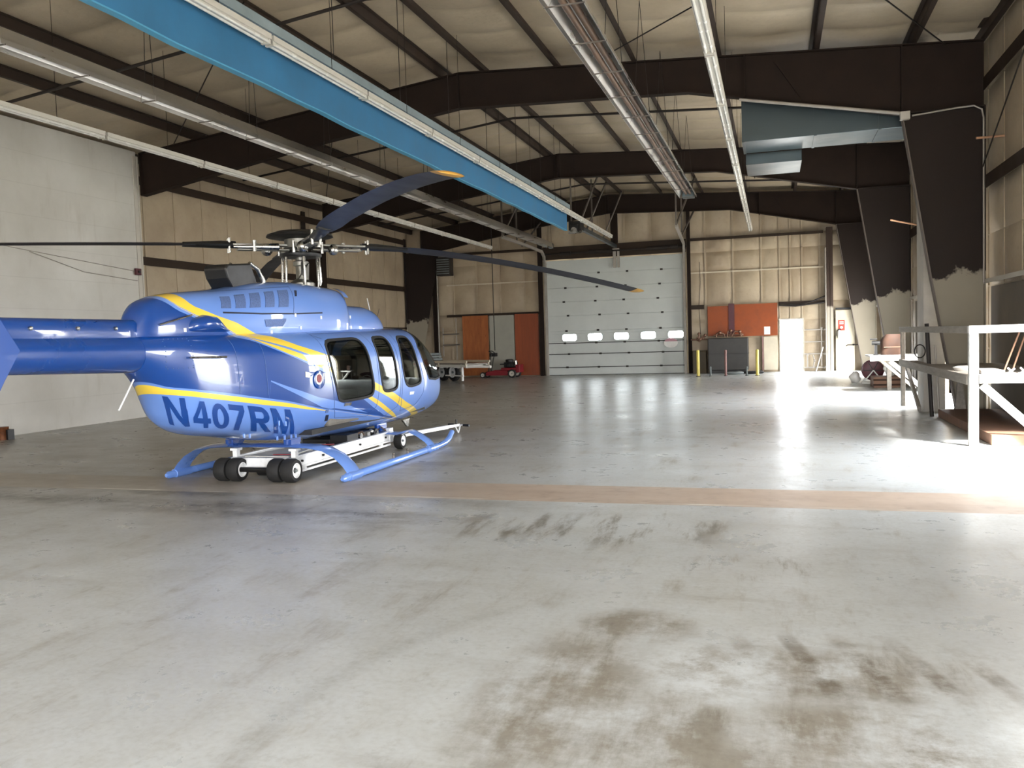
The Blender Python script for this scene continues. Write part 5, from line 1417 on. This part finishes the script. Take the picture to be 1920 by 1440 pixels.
        for r, kx in ((5.20, 1.0), (5.28, .95), (5.33, .6), (5.345, .2)):
            tw = math.radians(1.2 * r - 12); c = .272 * kx
            R.append([tuple(D * r + N * (c * (u * math.cos(tw) - v * .09 * math.sin(tw)) - .27 * (1 - kx) * .4) + Vector((0, 0, zc(r) + c * (u * math.sin(tw) + v * .09 * math.cos(tw))))) for u, v in prof])
        q.rings(R); P(q, 'tip_cap', M['blade_tip'], b, smooth=35)

    # ---- skids
    for s in (-1, 1):
        q = MB(); q.path([(s * 1.2, -1.34, .045), (s * 1.2, -1.30, .047), (s * 1.2, 1.6, .047), (s * 1.2, 1.85, .06), (s * 1.2, 2.02, .10), (s * 1.2, 2.17, .19)], [.02, .045, .045, .045, .043, .038], 14); sk = P(q, 'skid_tube', M['light_blue'], smooth=40)
        for y in (-1.05, 1.35):
            q = MB(); q.path([(s * 1.2, y - .14, .047), (s * 1.2, y + .14, .047)], .056, 14); P(q, 'skid_saddle', M['light_blue'], sk, smooth=40)
        for y in (.05, .5):
            q = MB(); q.tube((s * 1.2, y, .08), (s * 1.2, y, .135), .014, 8); q.ball((s * 1.2, y, .14), .02, n=8); P(q, 'wheel_lug', M['rod'], sk)
    for y, zc_, cw in ((-1.05, .39, .31), (1.35, .315, .24)):
        q = MB(); R = []
        pts = [(1.21, .075), (1.14, .17), (1.03, .27), (.88, .345), (.7, zc_ - .012), (.45, zc_), (0, zc_), (-.45, zc_), (-.7, zc_ - .012), (-.88, .345), (-1.03, .27), (-1.14, .17), (-1.21, .075)]
        if y > 0: pts = [(x, z - (.0 if z < .1 else .05 * min(1, (z - .08) / .2))) for x, z in pts]
        for i, (x, z) in enumerate(pts):
            a = Vector((pts[min(i + 1, 12)][0] - pts[max(i - 1, 0)][0], 0, pts[min(i + 1, 12)][1] - pts[max(i - 1, 0)][1])).normalized(); nn = Vector((-a.z, 0, a.x))
            R.append([tuple(Vector((x, y + cw / 2 * u, z)) + nn * .025 * v) for u, v in ((1, 0), (.7, .8), (.1, 1), (-.6, .6), (-1, 0), (-.6, -.6), (.1, -1), (.7, -.8))])
        q.rings(R); P(q, 'cross_tube', M['light_blue'], smooth=40)
    for y in (-1.05, 1.35):
        for x in (-.4, .4):
            q = MB(); zb = .44 if y < 0 else .36
            q.box(x - .045, x + .045, y - .10, y + .10, zb - .06, zb + .03); q.box(x - .02, x + .02, y - .16, y + .16, zb - .02, zb + .04); P(q, 'cross_tube_mount', M['dark_blue'])
heli()


# ----------------------------------------------------------------------------
#  tug under the helicopter
# ----------------------------------------------------------------------------
def tug():
    T = thing('ground_tug', 'low white wheeled ground tug parked underneath the helicopter', 'tug', (-5.83, 10.15, 0))
    for x in (.45, .275, -.275, -.45): wheel(T, x, -1.5, .14, .15, axis='x')
    for x in (.50, -.50): wheel(T, x, 1.42, .125, .11, axis='x')
    q = MB(); q.tube((-.5, -1.5, .14), (.5, -1.5, .14), .03); q.build('rear_axle', M['black_steel'], T)
    q = MB(); q.tube((-.5, 1.42, .125), (.5, 1.42, .125), .025); q.build('front_axle', M['black_steel'], T)
    for s in (-1, 1):
        q = MB(); x = s * .40
        q.box(x - .03, x + .03, -1.36, 1.30, .13, .155); q.box(x - .012, x + .012, -1.36, 1.30, .155, .265); q.box(x - .03, x + .03, -1.36, 1.30, .265, .285)
        q.build('side_rail', M['white_gloss'], T, bev=.004)
        q = MB(); q.box(s * .44 - .012, s * .44 + .012, -1.3, 1.2, .085, .11)
        for y in (-1.2, -.2, .9): q.box(s * .43 - .02, s * .43 + .02, y, y + .05, .09, .15)
        q.build('lower_bar', M['white_gloss'], T)
        q = MB()
        for y in (-1.2, -.7, .3, 1.1): q.tube((s * .40, y, .21), (s * .435, y, .21), .014, 8)
        q.build('bolts', M['black_steel'], T)
        q = MB(); q.box(x - .03, x + .03, -1.36, -1.29, .28, .36); q.box(x - .05, x + .05, -1.38, -1.27, .345, .375); q.build('lift_post', M['white_gloss'], T, bev=.004)
        q = MB(); q.box(x - .035, x + .035, 1.22, 1.34, .12, .33); q.build('front_upright', M['white_gloss'], T, bev=.004)
        q = MB(); q.bar((s * .36, -1.3, .22), (0, -.2, .24), .06, .03); q.build('diagonal', M['white_gloss'], T)
    q = MB(); q.box(-.42, .42, -1.42, -1.36, .15, .27); q.build('rear_bar', M['white_gloss'], T, bev=.006)
    q = MB(); q.box(-.42, .42, 1.30, 1.34, .14, .27); q.build('front_bar', M['white_gloss'], T, bev=.006)
    q = MB(); q.prism([(-.30, -1.3), (.30, -1.3), (.12, -.1), (-.12, -.1)], 'z', .26, .275); q.build('deck_plate', M['white_paint'], T)
    q = MB(); q.bar((.08, -1.28, .292), (.36, -1.24, .292), .03, .012); q.bar((.2, -.35, .292), (.36, -.3, .292), .03, .012); q.build('red_strap', M['red'], T)
    q = MB(); q.box(-.32, .1, .05, .34, .13, .31); q.box(.1, .37, .05, .36, .13, .37); q.build('battery_box', M['black'], T, bev=.01)
    q = MB(); q.box(-.3, .2, .5, .78, .13, .30); q.box(.16, .37, .5, .74, .13, .36); q.tube((.1, .92, .29), (.37, .92, .29), .075, 14); q.box(-.2, .1, .8, 1.05, .14, .30); e = q.build('engine', M['black_steel'], T, bev=.006)
    q = MB(); q.tube((.3, .43, .31), (.38, .43, .31), .045, 12); q.box(.3, .385, .6, .68, .29, .34); q.ball((.33, .82, .33), .04, n=10); q.tube((.36, .92, .29), (.385, .92, .29), .035, 12); q.build('engine_fitting', M['chrome'], e, smooth=40)
    q = MB(); q.path([(.3, .34, .33), (.38, .45, .37), (.36, .55, .31)], .014, 6); q.path([(.2, 1.05, .25), (.35, 1.12, .36), (.38, 1.2, .3)], .012, 6); q.build('hose', M['rust_tube'], e, smooth=60)
    q = MB(); q.box(-.12, .1, -.9, -.7, .02 + .06, .2); q.tube((-.1, -1.3, .12), (.1, -1.3, .12), .08, 14); q.build('drive_motor', M['black'], T)
    A = Vector((.02, 1.40, .12)); B = Vector((.72, 3.32, .155)); D = (B - A).normalized(); N = Vector((-D.y, D.x, 0)).normalized()
    q = MB(); q.bar(A, A + D * 1.75, .07, .06); q.bar(A + D * 1.7, B, .045, .045); q.build('tow_bar', M['white_gloss'], T, bev=.004)
    q = MB(); q.tube(B - N * .12, B + N * .12, .013, 8); q.bar(B - D * .1, B - D * .02 + Vector((0, 0, -.13)), .02, .012); q.bar(B + D * .04, B - D * .02 + Vector((0, 0, -.13)), .02, .012); q.build('handle_bar', M['white_gloss'], T)
    for s in (-1, 1):
        q = MB(); q.tube(B + N * s * .1, B + N * s * .23, .02, 10); q.build('hand_grip', M['black'], T)
    q = MB(); q.tube(B - D * .06 + Vector((0, 0, .02)), B - D * .06 + Vector((0, 0, .10)), .015, 8); q.build('lever_knob', M['black'], T)
tug()


# ----------------------------------------------------------------------------
#  light
# ----------------------------------------------------------------------------
def b_light():
    w = bpy.data.worlds.new('world'); SC.world = w; w.use_nodes = True
    nt = w.node_tree; nt.nodes.clear()
    bg = nt.nodes.new('ShaderNodeBackground'); out = nt.nodes.new('ShaderNodeOutputWorld')
    tc = nt.nodes.new('ShaderNodeTexCoord'); sp = nt.nodes.new('ShaderNodeSeparateXYZ'); nt.links.new(tc.outputs['Generated'], sp.inputs[0])
    rp = nt.nodes.new('ShaderNodeValToRGB'); nt.links.new(sp.outputs[2], rp.inputs[0])
    rp.color_ramp.elements[0].color = (.955, .97, 1, 1); rp.color_ramp.elements[1].color = (.88, .93, 1, 1)
    nt.links.new(rp.outputs[0], bg.inputs[0]); bg.inputs[1].default_value = SKY
    nt.links.new(bg.outputs[0], out.inputs[0])
    def portal(name, loc, rot, sx, sy):
        l = bpy.data.lights.new(name, 'AREA'); l.shape = 'RECTANGLE'; l.size = sx; l.size_y = sy
        l.cycles.is_portal = True
        o = bpy.data.objects.new(name, l); C.objects.link(o); o.location = loc; o.rotation_euler = rot
    portal('daylight_portal', (-3.25, YN - .15, 1.4), (PI / 2, 0, 0), 9.5, 2.8)
    portal('daylight_portal', (XR + .08, (R1[0] + R1[1]) / 2, 1.6), (PI / 2, 0, PI / 2), R1[1] - R1[0], 3.2)
    portal('daylight_portal', (XR + .08, (R0[0] + R0[1]) / 2, 2.03), (PI / 2, 0, PI / 2), R0[1] - R0[0], 4.06)
    portal('daylight_portal', (XR + .08, (R2[0] + R2[1]) / 2, 2.03), (PI / 2, 0, PI / 2), R2[1] - R2[0], 4.06)
    portal('daylight_portal', (XR + .08, (R3[0] + R3[1]) / 2, 1.6), (PI / 2, 0, PI / 2), R3[1] - R3[0], 3.2)
    portal('daylight_portal', ((MX0 + MX1) / 2, YF + .08, MZ / 2), (-PI / 2, 0, 0), MX1 - MX0, MZ)
    s = bpy.data.lights.new('sun', 'SUN'); s.energy = SUN; s.angle = math.radians(10.0); s.color = (1, .985, .96)
    o = bpy.data.objects.new('sun', s); C.objects.link(o)
    d = Vector(SUNDIR)                                  # direction the light travels
    o.rotation_euler = d.to_track_quat('-Z', 'Y').to_euler()
SKY, SUN, SUNDIR = 27.0, 36.0, (-.44, .55, -.70)
b_light()
SC.view_settings.view_transform = 'Standard'; SC.view_settings.look = 'None'
SC.view_settings.gamma = 1; SC.view_settings.use_curve_mapping = False
SC.view_settings.exposure = 0.0
